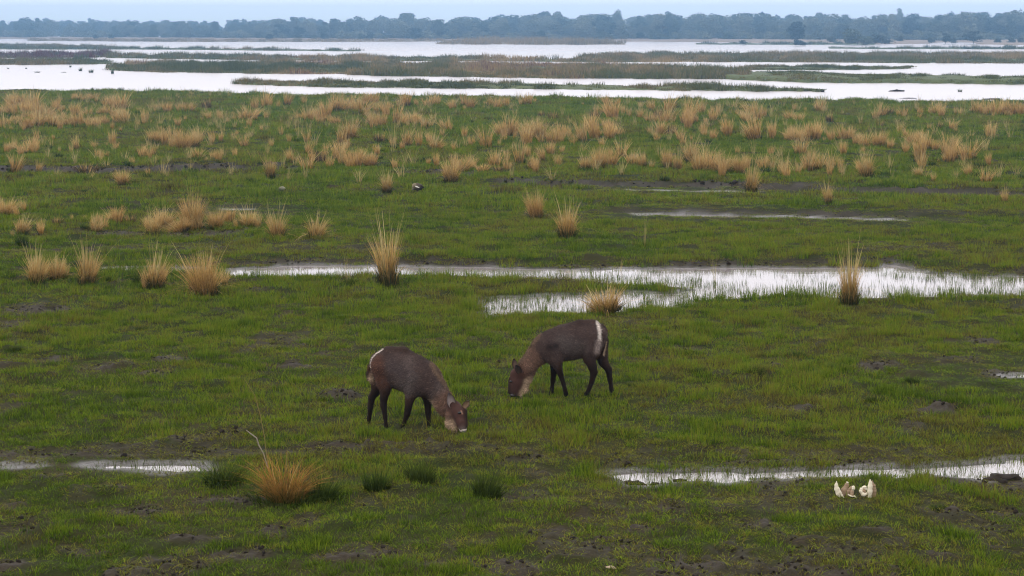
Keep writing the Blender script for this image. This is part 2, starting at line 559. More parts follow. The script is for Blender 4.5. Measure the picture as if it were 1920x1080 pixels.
def height(x, y):
    amp = np.clip(y / 40.0, 0.7, 2.0)
    z = (fbm(x * 0.16, y * 0.10, 5, 3) - 0.5) * 0.10
    hum = fbm(x * 1.5, y * 1.1, 11, 3)
    z = z + (hum - 0.5) * 0.085 * np.clip(y / 40, 0.8, 1.5) + sstep(0.60, 0.78, hum) * 0.05
    z = z + (fbm(x * 6, y * 4, 23, 2) - 0.5) * 0.030
    water = np.full(x.shape, 9.0)
    for nm, P, dep in POOLS:
        P = np.asarray(P)
        sel = (x > P[:, 0].min() - 2.5) & (x < P[:, 0].max() + 2.5) & (y > P[:, 1].min() - 4) & (y < P[:, 1].max() + 4)
        if not sel.any():
            continue
        sd = poly_sd(x[sel], y[sel], P) + (fbm(x[sel] * 1.9, y[sel] * 2.6, 31, 3) - 0.5) * (0.30 if P[:, 1].max() < 32 else 0.42 if P is not None and P[:, 1].mean() < 50 else 0.2)
        water[sel] = np.minimum(water[sel], sd)
        k = sstep(1.2, 0.0, sd)
        zz = z[sel] * (1 - 0.95 * k)
        zz = zz - dep * sstep(0.12, -0.35, sd) - 0.0 * k
        z[sel] = zz
    # low banks that show as dark lines: a shallow step down towards the viewer
    for pts, drop in (([(900, 344), (1150, 348), (1300, 350), (1450, 355), (1600, 360), (1750, 364), (1920, 370), (2300, 378)], 0.16),
                      ([(-300, 322), (0, 321), (230, 323), (400, 319), (520, 316)], 0.14),
                      ([(1150, 397), (1400, 400), (1600, 404), (1920, 407), (2300, 410)], 0.10),
                      ([(380, 496), (800, 493), (1280, 497), (1650, 490), (1920, 512), (2300, 519)], 0.10)):
        Pw = np.array(W(pts))
        yl = np.interp(x, Pw[:, 0], Pw[:, 1], left=-1e3, right=-1e3)
        wob = (vnoise(x * 0.7, y * 0.1, 55) - 0.5) * 0.8
        s = (y - yl - wob)
        fade = sstep(12.0, 1.0, s) * (yl > 0)
        z = z + drop * sstep(-0.25, 0.35, s) * fade
    u = x / np.maximum(y, 1)
    e = edge_depth(u) + (vnoise(x * 0.35, y * 0.0, 61) - 0.5) * 5.0
    k = sstep(-0.5, 3.0, y - e)
    bankrise = sstep(-14, -2, y - e) * (fbm(x * 0.5, y * 0.2, 71, 2)) * 0.22
    z = (z + bankrise) * (1 - k) - 1.25 * k
    return z, water


def surface(x, y):
    """height with the trampled relief, distance to water, mud"""
    z, wat = height(x, y)
    mud = np.maximum(mud_mask(x, y), 0.95 * sstep(0.30, -0.05, wat))
    dry = sstep(0.05, 0.9, wat)
    z = z + (fbm(x * 9, y * 6, 97, 2) - 0.5) * 0.03 * dry
    z = z + mud * ((fbm(x * 7, y * 5, 91, 2) - 0.5) * 0.12 + (fbm(x * 2.6, y * 2.0, 95, 2) - 0.5) * 0.10) * dry
    return z, wat, mud


# ------------------------------------------------------------------ ground sheets
rows_px = np.concatenate([np.linspace(1240, 330, 470), np.linspace(328, 162, 168)])
d_rows = CAM_H * (cp - (rows_px - 540) / FPX * sp) / (sp + (rows_px - 540) / FPX * cp)
d_rows = np.concatenate([np.linspace(-25, d_rows[0] - 0.4, 24), d_rows])
us = np.concatenate([np.linspace(-4200, -1180, 60), np.linspace(-1150, 1150, 640), np.linspace(1180, 4200, 60)]) / FPX
D, U = np.meshgrid(d_rows, us, indexing='ij')
X = U * np.maximum(D, 16.0)
Z, WAT, MUD = surface(X, D)
WET = np.maximum(sstep(0.36, 0.0, WAT), 0.35 * MUD)
nr, nc = D.shape
idx = np.arange(nr * nc).reshape(nr, nc)
F = np.stack([idx[:-1, :-1].ravel(), idx[:-1, 1:].ravel(), idx[1:, 1:].ravel(), idx[1:, :-1].ravel()], 1)
V = np.stack([X.ravel(), D.ravel(), Z.ravel()], 1)
me = mesh_np('meadow_ground', V, F, {'mud': MUD.ravel(), 'wet': WET.ravel()}, True)
tag(obj('meadow_ground', me, M_MEADOW), 'wide wet green meadow sloping gently to the river', kind='structure')


def ground_z(x, y):
    z, _, _ = surface(np.atleast_1d(np.asarray(x, float)), np.atleast_1d(np.asarray(y, float)))
    return float(z[0])


def sheet(name, pts, z, mat, label):
    me = mesh_np(name, [(x, y, z) for x, y in pts], [list(range(len(pts)))])
    return tag(obj(name, me, mat), label, kind='structure')


for nm, P, dep in POOLS:
    P = np.asarray(P)
    x0, x1, y0, y1 = P[:, 0].min() - 0.4, P[:, 0].max() + 0.4, P[:, 1].min() - 0.7, P[:, 1].max() + 0.7
    # grid cells near the outline only, so that the pool is one sheet of its own shape
    nx, ny = max(int((x1 - x0) / 0.25), 6), max(int((y1 - y0) / 0.25), 6)
    gx, gy = np.meshgrid(np.linspace(x0, x1, nx), np.linspace(y0, y1, ny), indexing='ij')
    sd = poly_sd(gx, gy, P)
    keep = (sd[:-1, :-1] < 0.22)
    ii = np.arange(nx * ny).reshape(nx, ny)
    q = np.stack([ii[:-1, :-1][keep], ii[1:, :-1][keep], ii[1:, 1:][keep], ii[:-1, 1:][keep]], 1)
    if len(q) == 0:
        continue
    used, inv = np.unique(q, return_inverse=True)
    VV = np.stack([gx.ravel()[used], gy.ravel()[used], np.full(len(used), -0.032 if dep > 0.055 else -0.022)], 1)
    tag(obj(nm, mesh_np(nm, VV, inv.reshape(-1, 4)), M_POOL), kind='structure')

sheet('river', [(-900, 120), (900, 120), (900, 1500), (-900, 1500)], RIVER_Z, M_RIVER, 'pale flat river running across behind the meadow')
sheet('ground', [(-1100, -120), (1100, -120), (1100, 1540), (-1100, 1540)], -1.4, M_EARTH, 'ground under the river and meadow')

# far shore: a sheet whose waterline follows the photograph
SHORE = [(-500, 72.5), (0, 73), (50, 73), (58, 76), (180, 76.5), (300, 77.5), (560, 77.5), (640, 77), (830, 77), (950, 76), (1150, 78), (1280, 78.5),
         (1400, 80), (1500, 82.5), (1640, 83), (1740, 82), (1760, 79.5), (1820, 79.5), (1840, 83.5), (1900, 84), (2000, 85), (2450, 86)]
sx = np.linspace(-500, 2450, 420)
sy = np.interp(sx, [p[0] for p in SHORE], [p[1] for p in SHORE]) + (vnoise(sx * 0.05, sx * 0, 3) - 0.5) * 0.5
Xa, Ya = at(sx, sy, RIVER_Z)
rowsV = []
for k, (add, z) in enumerate(((0, RIVER_Z - 0.15), (1.5, RIVER_Z + 0.25), (6, 0.02), (60, 0.25), (100, 0.5), (190, 0.6), (260, 0.6))):
    rowsV.append(np.stack([Xa * (Ya + add) / Ya, Ya + add, np.full(len(Xa), z) + (vnoise(Xa * 0.12, Ya * 0 + k, 9) - 0.5) * 0.2], 1))
nr, nc = len(rowsV), len(Xa)
idx = np.arange(nr * nc).reshape(nr, nc)
F = np.stack([idx[:-1, :-1].ravel(), idx[:-1, 1:].ravel(), idx[1:, 1:].ravel(), idx[1:, :-1].ravel()], 1)
tag(obj('far_shore', mesh_np('far_shore', np.concatenate(rowsV), F, smooth=True), M_SAND), 'sandy far bank of the river under the trees', kind='structure')


# ------------------------------------------------------------------ blades
def blades(rng, n, rad, h0, h1, lean, w, segs=3, droop=0.35, cx=0.0, cy=0.0, bias=(0, 0), t0=0.0, t1=1.0, spread=0.7):
    a = rng.uniform(0, 2 * np.pi, n)
    rr = rad * np.sqrt(rng.uniform(0, 1, n))
    bx, by = cx + rr * np.cos(a), cy + rr * np.sin(a)
    da = a + rng.normal(0, 0.6, n)
    L = lean * rng.uniform(0.15, 1, n) * (spread * rr / max(rad, 1e-6) + (1 - spread))
    h = rng.uniform(h0, h1, n)
    dx, dy = np.cos(da) * L + bias[0], np.sin(da) * L + bias[1]
    LL = np.hypot(dx, dy)
    wa = rng.uniform(0, np.pi, n)
    wx, wy = np.cos(wa), np.sin(wa)
    wid = w * rng.uniform(0.6, 1.3, n)
    Vs, T = [], []
    for k in range(segs + 1):
        t = k / segs
        px = bx + dx * h * t ** 1.6
        py = by + dy * h * t ** 1.6
        pz = h * (t - droop * np.minimum(LL, 1.2) * t ** 2.2)
        ww = wid * (1 - 0.88 * t ** 1.3) * 0.5
        Vs.append(np.stack([px - wx * ww, py - wy * ww, pz], 1))
        Vs.append(np.stack([px + wx * ww, py + wy * ww, pz], 1))
        T += [np.full(n, t0 + (t1 - t0) * t)] * 2
    V = np.stack(Vs, 1).reshape(-1, 3)                  # blade-major
    T = np.stack(T, 1).ravel()
    R = np.repeat(rng.uniform(0, 1, n), 2 * (segs + 1))
    m = 2 * (segs + 1)
    q = np.array([(2 * k, 2 * k + 1, 2 * k + 3, 2 * k + 2) for k in range(segs)])
    F = (np.arange(n)[:, None, None] * m + q[None]).reshape(-1, 4)
    return V, F, {'t': T, 'r': R}


def stuff_collection(name, meshes, mat):
    c = bpy.data.collections.new(name)
    for k, me in enumerate(meshes):
        if len(me.materials) == 0:
            me.materials.append(mat)
        o = bpy.data.objects.new(name + '_clump', me)
        c.objects.link(o)
    return c


def scatter(name, pts, rot, scl, idx, tint, coll, label):
    """one stuff object: clumps of coll set on the points"""
    me = bpy.data.meshes.new(name)
    me.vertices.add(len(pts))
    me.vertices.foreach_set('co', np.asarray(pts, np.float32).ravel())
    for n, typ, key, val in (('rot', 'FLOAT_VECTOR', 'vector', rot), ('scl', 'FLOAT_VECTOR', 'vector', scl),
                             ('pick', 'INT', 'value', idx), ('tint', 'FLOAT', 'value', tint)):
        a = me.attributes.new(n, typ, 'POINT')
        a.data.foreach_set(key, np.asarray(val, np.int32 if typ == 'INT' else np.float32).ravel())
    o = obj(name, me)
    ng = bpy.data.node_groups.new(name, 'GeometryNodeTree')
    ng.interface.new_socket('Geometry', in_out='INPUT', socket_type='NodeSocketGeometry')
    ng.interface.new_socket('Geometry', in_out='OUTPUT', socket_type='NodeSocketGeometry')
    gi = ng.nodes.new('NodeGroupInput')
    go = ng.nodes.new('NodeGroupOutput')
    iop = ng.nodes.new('GeometryNodeInstanceOnPoints')
    ci = ng.nodes.new('GeometryNodeCollectionInfo')
    ci.inputs['Collection'].default_value = coll
    ci.inputs['Separate Children'].default_value = True
    ci.inputs['Reset Children'].default_value = True
    iop.inputs['Pick Instance'].default_value = True

    def named(n, typ):
        a = ng.nodes.new('GeometryNodeInputNamedAttribute')
        a.data_type = typ
        a.inputs['Name'].default_value = n
        return a.outputs['Attribute']
    e2r = ng.nodes.new('FunctionNodeEulerToRotation')
    L = ng.links.new
    L(gi.outputs[0], iop.inputs['Points'])
    L(ci.outputs[0], iop.inputs['Instance'])
    L(named('pick', 'INT'), iop.inputs['Instance Index'])
    L(named('rot', 'FLOAT_VECTOR'), e2r.inputs[0])
    L(e2r.outputs[0], iop.inputs['Rotation'])
    L(named('scl', 'FLOAT_VECTOR'), iop.inputs['Scale'])
    L(iop.outputs[0], go.inputs[0])
    md = o.modifiers.new('scatter', 'NODES')
    md.node_group = ng
    return tag(o, label, kind='stuff')


rng = np.random.default_rng(7)
# short grazed turf: clump meshes
turf = []
for k in range(6):
    V, F, A = blades(rng, 46, 0.15, 0.035, 0.10, 0.9, 0.0075, 2, 0.3, spread=0.2)
    turf.append(mesh_np('turf_clump', V, F, A))
for k in range(4):
    V, F, A = blades(rng, 60, 0.34, 0.05, 0.15, 0.9, 0.017, 2, 0.3, spread=0.2)
    turf.append(mesh_np('turf_clump', V, F, A))
for k in range(4):          # dead brown thatch lying on trampled ground
    V, F, A = blades(rng, 40, 0.18, 0.025, 0.06, 2.6, 0.011, 2, 0.2, spread=0.1)
    turf.append(mesh_np('turf_clump', V, F, A))
for k in range(4):          # sparse taller blades
    V, F, A = blades(rng, 12, 0.16, 0.08, 0.17, 0.8, 0.010, 3, 0.35, spread=0.2)
    turf.append(mesh_np('turf_clump', V, F, A))
TURF = stuff_collection('turf', turf, M_GRASS)


def frustum_points(rng, y0, y1, per_m2, margin=1500):
    """random ground points between two depths, inside the view and a little beside it"""
    area = (margin / FPX) * (y1 ** 2 - y0 ** 2)
    n = int(area * per_m2)
    y = np.sqrt(rng.uniform(y0 ** 2, y1 ** 2, n))
    u = rng.uniform(-1, 1, n) * margin / FPX
    keep = (np.abs(u) < 1060 / FPX) | (rng.uniform(0, 1, n) < 0.6)      # a little thinner beside the view
    return (u * y)[keep], y[keep]


BELTS = []
for cx_, cy_, rx_, ry_ in ((440, 905, 130, 26), (600, 925, 150, 26), (780, 925, 190, 30), (960, 915, 90, 20), (560, 955, 150, 14)):
    qx, qy = at(cx_, cy_)
    BELTS.append((float(qx), float(qy), rx_ / px_per_m(cy_), ry_ * float(qy) ** 2 / (FPX * CAM_H)))


def bare_rim(x, y):
    """closely grazed margin in front of the thin rills and puddles"""
    b = np.zeros(x.shape)
    for nm, P, dep in POOLS:
        if nm in ('rill', 'puddle'):
            b = np.maximum(b, sstep(*((2.6, 1.4) if P[0][1] > 32 else (0.7, 0.3)), np.abs(poly_sd(x, y, P))))
    return b


GX, GY, GS, GI, GT = [], [], [], [], []
for (y0, y1, dens, s0, s1, lo, hi) in ((18.2, 27, 85, 0.7, 1.05, 0, 6), (27, 40, 52, 0.8, 1.2, 0, 6), (40, 62, 26, 1.1, 1.6, 0, 6),
                                       (62, 100, 8.0, 0.9, 1.4, 6, 10), (100, 178, 3.6, 1.2, 2.0, 6, 10)):
    x, y = frustum_points(rng, y0, y1, dens)
    z, wat, mud = surface(x, y)
    lush = sstep(0.9, 0.05, wat)
    patch = fbm(x * 0.5, y * 0.35, 101, 3)
    dens_f = np.clip(1.0 - 0.55 * mud - 0.35 * sstep(0.8, 1.0, mud), 0.03, 1) * np.where(wat < 0.04, 0.0, 1.0) * (0.8 + 0.2 * sstep(0.32, 0.5, patch))
    u = x / y
    dens_f = dens_f * (y < edge_depth(u) + 1.0)
    keep = rng.uniform(0, 1, len(x)) < dens_f
    pk = rng.integers(lo, hi, len(x))
    pk = np.where((mud > 0.22) & (rng.uniform(0, 1, len(x)) < 0.65), rng.integers(10, 14, len(x)), pk)
    pk = np.where((mud < 0.25) & (rng.uniform(0, 1, len(x)) < 0.14), rng.integers(14, 18, len(x)), pk)
    pk = np.where(y > 62, rng.integers(6, 10, len(x)), pk)[keep]
    x, y, z, lush, mud, patch = (a[keep] for a in (x, y, z, lush, mud, patch))
    tall = fbm(x * 1.1, y * 0.8, 131, 3)
    tuffet = fbm(x * 6.5, y * 4.0, 137, 2)
    wx_, wy_ = 0.8 * vnoise(x * 5, y * 4, 401), 0.8 * vnoise(x * 5, y * 4, 402)
    cell = 0.6 * hash2(np.floor(x * 3.2 + wx_), np.floor(y * 1.9 + wy_), 403) + 0.4 * hash2(np.floor(x * 8 + wx_), np.floor(y * 5 + wy_), 404)
    cell_h = hash2(np.floor(x * 4.0 + wy_), np.floor(y * 2.4 + wx_), 405)
    green_belt = np.zeros(len(x))
    for qx, qy, ax, ay in BELTS:
        green_belt = np.maximum(green_belt, sstep(1.2, 0.5, np.hypot((x - qx) / ax, (y - qy) / ay) + 0.5 * (vnoise(x * 1.5, y, 407) - 0.5)))
    streak = fbm(x * 0.9, y * 2.2, 139, 3)
    s = rng.uniform(s0, s1, len(x))
    hz = s * (0.60 + 0.7 * sstep(0.45, 0.75, tall) + 1.0 * sstep(0.52, 0.80, tuffet)) * (1 + 0.8 * lush * (y < 60)) * np.clip(1 - 0.55 * mud, 0.4, 1) * (0.5 + 0.78 * cell_h) * (1 + 0.5 * green_belt) * (0.74 + 0.26 * sstep(24, 28, y)) * (1 - 0.75 * bare_rim(x, y))
    dry = fbm(x * 0.30 + 7, y * 0.16, 151, 4)
    green = 0.59 + 1.7 * (0.5 - dry) + 0.35 * (tall - 0.5) + 0.8 * (tuffet - 0.5) + 1.1 * (cell - 0.5) + 0.42 * green_belt + 0.7 * (streak - 0.5) + 0.25 * lush - 0.65 * mud + rng.normal(0, 0.16, len(x))
    green = green + 0.16 * sstep(26, 20, y) - 0.08 * sstep(40, 60, y)
    GX.append(x)
    GY.append(np.stack([y, z - 0.004], 1))
    hz_out = hz
    GI.append(pk)
    thatch = (pk >= 10) & (pk < 14)
    green = np.where(thatch, rng.uniform(-0.05, 0.30, len(x)), green)
    green = np.where(pk >= 14, green - 0.12, green)
    hz_out = np.where(thatch, np.clip(hz_out, 0.7, 1.6), np.where(pk >= 14, np.clip(hz_out, 0.5, 1.1), hz_out))
    GS.append(np.stack([s, s, hz_out], 1))
    GT.append(np.clip(green, 0.0, 1.0))
gx = np.concatenate(GX)
gyz = np.concatenate(GY)
pts = np.stack([gx, gyz[:, 0], gyz[:, 1]], 1)
rot = np.zeros((len(gx), 3))
rot[:, 2] = rng.uniform(0, 6.283, len(gx))
scatter('meadow_grass', pts, rot, np.concatenate(GS), np.concatenate(GI), np.concatenate(GT), TURF,
        'short grazed green grass covering the whole meadow')
print('grass clumps', len(gx))

# thin grass standing in the shallow water
em = []
for k in range(4):
    V, F, A = blades(rng, 11, 0.16, 0.06, 0.20, 0.4, 0.0085, 2, 0.2, spread=0.2)
    em.append(mesh_np('emergent_clump', V, F, A))
EMER = stuff_collection('emergent', em, M_EMERGENT)
EX, EY, ES, ET = [], [], [], []
for P, dens, kind in ((MAIN_CHANNEL, 40, 0), (NEAR_CHANNEL, 60, 1), (NEAR_POOL, 46, 1), (NEAR_POOL_W, 46, 1), (CHANNEL_TAIL, 18, 1), (THIN_RILL, 12, 1), (SIDE_POOL, 80, 1), (SMALL_GLINT, 10, 1), (GLINT3, 10, 1)):
    Pa = np.asarray(P)
    n = int((Pa[:, 0].max() - Pa[:, 0].min()) * (Pa[:, 1].max() - Pa[:, 1].min()) * dens)
    x = rng.uniform(Pa[:, 0].min(), Pa[:, 0].max(), n)
    y = rng.uniform(Pa[:, 1].min(), Pa[:, 1].max(), n)
    sd = poly_sd(x, y, P)
    if kind == 0:
        # thick at the near edge and round the islet, open at the far bank
        yy = 540 - FPX * np.tan(np.arctan2(-CAM_H, y) + PITCH) * 1.0
        near = sstep(2.2, 0.1, -sd) * sstep(505, 522, yy + 0 * x) + 0.12 * sstep(0.40, 0.6, fbm(x * 0.5, y * 0.4, 171, 2)) * sstep(500, 512, yy)
        pr = 0.75 * near
    else:
        pr = 0.45 + 0.45 * sstep(0.6, 0.0, -sd)
    keep = (sd < 0.12) & (rng.uniform(0, 1, n) < pr)
    x, y = x[keep], y[keep]
    EX.append(np.stack([x, y, np.full(len(x), -0.05)], 1))
    s = rng.uniform(0.6, 1.3, len(x))
    ES.append(np.stack([s, s, s * (0.95 if kind == 0 else 0.62)], 1))
    ET.append(rng.uniform(0.45, 1.0, len(x)))
pts = np.concatenate(EX)
rot = np.zeros((len(pts), 3))
rot[:, 2] = rng.uniform(0, 6.283, len(pts))
scatter('emergent_grass', pts, rot, np.concatenate(ES), rng.integers(0, 4, len(pts)), np.concatenate(ET), EMER,
        'thin grass standing in the shallow water')


# mud clods: real lumps, one stuff mesh
def clod_mesh():
    import itertools
    t = (1 + 5 ** 0.5) / 2
    v = np.array([(-1, t, 0), (1, t, 0), (-1, -t, 0), (1, -t, 0), (0, -1, t), (0, 1, t), (0, -1, -t), (0, 1, -t), (t, 0, -1), (t, 0, 1),
                  (-t, 0, -1), (-t, 0, 1)], float) / math.hypot(1, t)
    f = np.array([(0, 11, 5), (0, 5, 1), (0, 1, 7), (0, 7, 10), (0, 10, 11), (1, 5, 9), (5, 11, 4), (11, 10, 2), (10, 7, 6), (7, 1, 8),
                  (3, 9, 4), (3, 4, 2), (3, 2, 6), (3, 6, 8), (3, 8, 9), (4, 9, 5), (2, 4, 11), (6, 2, 10), (8, 6, 7), (9, 8, 1)])
    return v, f


ico_v, ico_f = clod_mesh()
clod = []
for k in range(6):
    vv = ico_v * (1 + rng.uniform(-0.55, 0.5, (12, 1)))
    clod.append(mesh_np('mud_clod', vv, ico_f))
CLOD = stuff_collection('clods', clod, M_MUD)
x, y = frustum_points(rng, 18.5, 60, 90)
x2, y2 = frustum_points(rng, 70, 100, 14)
x, y = np.r_[x, x2], np.r_[y, y2]
mud = mud_mask(x, y)
sel = mud > 0.35
x, y = x[sel], y[sel]
z, wat, mud = surface(x, y)
grp = fbm(x * 2.2, y * 1.5, 301, 2)
keep = (wat > 0.03) & (rng.uniform(0, 1, len(x)) < sstep(0.35, 0.95, mud) * (0.15 + 1.3 * sstep(0.45, 0.65, grp)))
x, y, z = x[keep], y[keep], z[keep]
n = len(x)
s0 = rng.uniform(0.007, 0.022, n) * np.where(y < 60, 1, 2.6) * np.where(rng.uniform(0, 1, n) < 0.94, 1, 1.9)
ro = rng.uniform(-0.5, 0.5, (n, 3))
ro[:, 2] *= 12
scatter('mud_clods', np.stack([x, y, z + 0.2 * s0], 1), ro, np.stack([s0 * rng.uniform(0.8, 1.9, n), s0 * rng.uniform(0.7, 1.4, n), s0 * rng.uniform(0.5, 1.2, n)], 1),
        rng.integers(0, 6, n), rng.uniform(0, 1, n), CLOD, 'dark trampled mud clods along the wet ground')
print('clods', n)


# ------------------------------------------------------------------ islands and reeds in the river
def reed_meshes(seed, n, rad, h0, h1, w):
    r = np.random.default_rng(seed)
    return [mesh_np('reed_clump', *blades(r, n, rad, h0, h1, 0.35, w, 2, 0.25, spread=0.3)) for _ in range(5)]


def mat_reed():
    m, nt, b = new_mat('river_reed')
    tint = attr(nt, 'tint', 'INSTANCER').outputs['Fac']
    r = attr(nt, 'r').outputs['Fac']
    v = mathn(nt, 'ADD', tint, mathn(nt, 'MULTIPLY', mathn(nt, 'SUBTRACT', r, 0.5), 0.16), True)
    c = rampn(nt, v, ((0.0, (0.052, 0.060, 0.020)), (0.25, (0.100, 0.112, 0.030)), (0.45, (0.140, 0.115, 0.046)),
                      (0.62, (0.27, 0.195, 0.085)), (0.72, (0.34, 0.24, 0.11)), (0.82, (0.125, 0.055, 0.042)), (1.0, (0.105, 0.032, 0.032))))
    leafy(nt, b, c, 0.15, 0.8)
    return m


M_REED = mat_reed()
REED = stuff_collection('reed', reed_meshes(3, 34, 0.8, 0.4, 1.0, 0.07), M_REED)


def island(name, near, far, label, h=0.35, mat=None, steep=False, reeds=None, step=6):
    xa = np.arange(near[0][0], near[-1][0] + step, step, dtype=float)
    xa = np.linspace(near[0][0], near[-1][0], len(xa))
    yn = np.interp(xa, [p[0] for p in near], [p[1] for p in near])
    yf = np.interp(xa, [p[0] for p in far], [p[1] for p in far])
    seed = int(near[0][1] * 7 + near[0][0]) % 997
    yn = yn + (fbm(xa * 0.06, xa * 0, seed, 3) - 0.5) * 0.025 * (yn - 60)
    yf = np.minimum(yf + (fbm(xa * 0.05, xa * 0, seed + 5, 3) - 0.5) * 0.03 * (yf - 60), yn - 0.05)
    A = np.stack(at(xa, yn, RIVER_Z), 1)
    B = np.stack(at(xa, yf, RIVER_Z), 1)
    vs = (0, 0.02, 0.12, 0.35, 0.65, 0.9, 1.0) if steep else (0, 0.06, 0.2, 0.4, 0.6, 0.85, 1.0)
    prof = (-0.25, 0.85, 1.0, 1.0, 0.9, 0.5, -0.25) if steep else (-0.25, 0.25, 0.8, 1.0, 0.95, 0.5, -0.25)
    R = []
    for v, p in zip(vs, prof):
        q = A * (1 - v) + B * v
        bump_ = 1 + (vnoise(q[:, 0] * 0.5, q[:, 1] * 0.1 + v * 7, seed) - 0.5) * 0.7 if p > 0 else 1
        R.append(np.stack([q[:, 0], q[:, 1], RIVER_Z + h * p * bump_ + q[:, 0] * 0], 1))
    nr, nc = len(R), len(xa)
    ix = np.arange(nr * nc).reshape(nr, nc)
    F = np.stack([ix[:-1, :-1].ravel(), ix[:-1, 1:].ravel(), ix[1:, 1:].ravel(), ix[1:, :-1].ravel()], 1)
    o = tag(obj('river_island', mesh_np('river_island', np.concatenate(R), F, smooth=True), mat or M_ISLAND), label, kind='structure')
    if reeds:
        r = np.random.default_rng(seed)
        # area-weighted points
        wdt = np.linalg.norm(A[1:] - A[:-1], axis=1)
        dep = np.linalg.norm(B - A, axis=1)[:-1]
        n = int((wdt * dep).sum() * reeds['dens']) + int(wdt.sum() * reeds.get('edge', 1.5))
        p = wdt * (dep + 3.0)
        k = r.choice(len(wdt), n, p=p / p.sum())
        f = r.uniform(0, 1, n)
        v = np.clip(r.beta(0.8, 1.0, n), 0.01, 0.97)
        a = A[k] * (1 - f[:, None]) + A[k + 1] * f[:, None]
        b_ = B[k] * (1 - f[:, None]) + B[k + 1] * f[:, None]
        q = a * (1 - v[:, None]) + b_ * v[:, None]
        zz = RIVER_Z + h * np.interp(v, vs, np.maximum(prof, 0.0)) * 0.8
        patch = fbm(q[:, 0] * 0.09 + seed, q[:, 1] * 0.02, seed, 3)
        keep = r.uniform(0, 1, n) < sstep(0.25, 0.5, patch + reeds.get('full', 0.15))
        sc = reeds['h'] * r.uniform(0.4, 1.25, n) * (0.35 + 1.25 * sstep(0.3, 0.72, fbm(q[:, 0] * 0.25, q[:, 1] * 0.1, seed + 3, 2)))
        wsc = reeds.get('w', 1.0) * r.uniform(0.8, 1.3, n)
        tn = np.interp(fbm(q[:, 0] * 0.06 + 9, q[:, 1] * 0.03, seed + 9, 3) + r.normal(0, 0.07, n), (0.3, 0.7), reeds['tint'])
        if 'red' in reeds:
            pxq = 960 + FPX * q[:, 0] / q[:, 1]
            tn = np.where((pxq < reeds['red']) & (r.uniform(0, 1, n) < 0.75), 0.92, tn)
        ro = np.zeros((n, 3))
        ro[:, 2] = r.uniform(0, 6.28, n)
        P3 = np.stack([q[:, 0], q[:, 1], zz], 1)
        scatter('reed_bed', P3[keep], ro[keep], np.stack([wsc, wsc, sc], 1)[keep], r.integers(0, 5, n)[keep], np.clip(tn, 0, 1)[keep], REED, reeds['label'])
    return o


G = lambda h, lo, hi, label, dens=0.5, **k: dict(h=h, tint=(lo, hi), dens=dens, label=label, **k)
island('bar', [(438, 157), (520, 161), (640, 164), (900, 166.5), (1100, 168), (1280, 170), (1400, 171), (1545, 172)],
       [(438, 156.6), (520, 155.5), (640, 155), (900, 157), (1100, 161), (1280, 163), (1370, 166), (1400, 170), (1545, 171.6)],
       'long low grassy bar in the river just beyond the meadow', 0.25, reeds=G(0.45, 0.05, 0.5, 'short grass on the long low river bar', 0.6, w=0.8))
island('main', [(205, 132), (300, 135.5), (430, 137), (500, 138.5), (640, 139), (720, 142.5), (800, 143.5), (980, 146), (1060, 147.5), (1260, 148), (1400, 148)],
       [(205, 129), (240, 120), (640, 119), (900, 121), (1100, 123), (1280, 129), (1400, 134)],
       'broad reedy island across the middle of the river', 0.3,
       reeds=G(0.72, 0.12, 0.80, 'tall green and straw reeds on the broad middle island', 0.42, full=0.25, w=1.1))
island('right bank', [(1360, 148.5), (1400, 151), (1500, 154.5), (1620, 156), (1700, 155.5), (1800, 157), (1920, 158.5), (2200, 160)],
       [(1360, 147), (1400, 136), (1500, 136), (1600, 140), (1650, 141), (1800, 143.5), (1920, 145), (2200, 146)],
       'green grassy island with a dark undercut bank on the right', 0.42, steep=True,
       mat=mat_plain('grassy_bank', (0.072, 0.088, 0.026), 0.9, 0.45, 0.5, 0.2),
       reeds=G(0.30, 0.12, 0.42, 'short grass on the undercut right bank', 0.35, w=0.9))
island('spit', [(1395, 131), (1500, 131.5), (1600, 131), (1700, 129), (1708, 128)],
       [(1395, 126), (1450, 125.5), (1550, 126), (1640, 127), (1700, 127.6), (1708, 127.7)],
       'narrow green spit pointing right in the river', 0.25, reeds=G(0.42, 0.0, 0.42, 'dark reeds on the narrow spit', 0.5))
island('left strip', [(-300, 93), (200, 93), (300, 93), (450, 94.5), (600, 95.8), (675, 96.2)],
       [(-300, 84), (100, 84.5), (190, 88), (250, 91.5), (450, 93.4), (675, 95.8)],
       'long thin reed strip on the left tapering to a point', 0.3, reeds=G(0.8, 0.18, 0.56, 'dark reeds on the long tapering strip', 0.05, w=1.8, edge=2.2, full=0.3))
island('red strip', [(-300, 109), (60, 109), (180, 108), (215, 107)], [(-300, 101), (200, 101), (215, 104)],
       'dark reddish reed strip at the left edge', 0.3, reeds=G(0.95, 0.1, 0.55, 'reddish brown reeds at the left edge', 0.12, w=1.6, red=215, full=0.35))
island('mid strip', [(205, 109), (300, 110.5), (500, 113), (650, 114.5), (800, 114.5), (950, 115), (1060, 116), (1200, 117)],
       [(205, 104), (420, 105), (640, 108), (830, 109), (935, 109), (965, 112.5), (1060, 113), (1130, 106), (1200, 104)],
       'brown reed strip left of the middle of the river', 0.3, reeds=G(0.75, 0.22, 0.70, 'brown reeds on the middle strip', 0.11, w=1.5, full=0.2))
island('right strip', [(1080, 115.5), (1280, 116.3), (1500, 117), (1700, 118.2), (1920, 119.5), (2250, 120.5)],
       [(1080, 110), (1110, 103), (1280, 101.5), (1500, 101), (1700, 100.5), (1920, 101), (2250, 101)],
       'wide brown reed bed across the right half', 0.3, reeds=G(0.8, 0.28, 0.62, 'dense brown reeds across the right half of the river', 0.13, w=1.5, full=0.35))
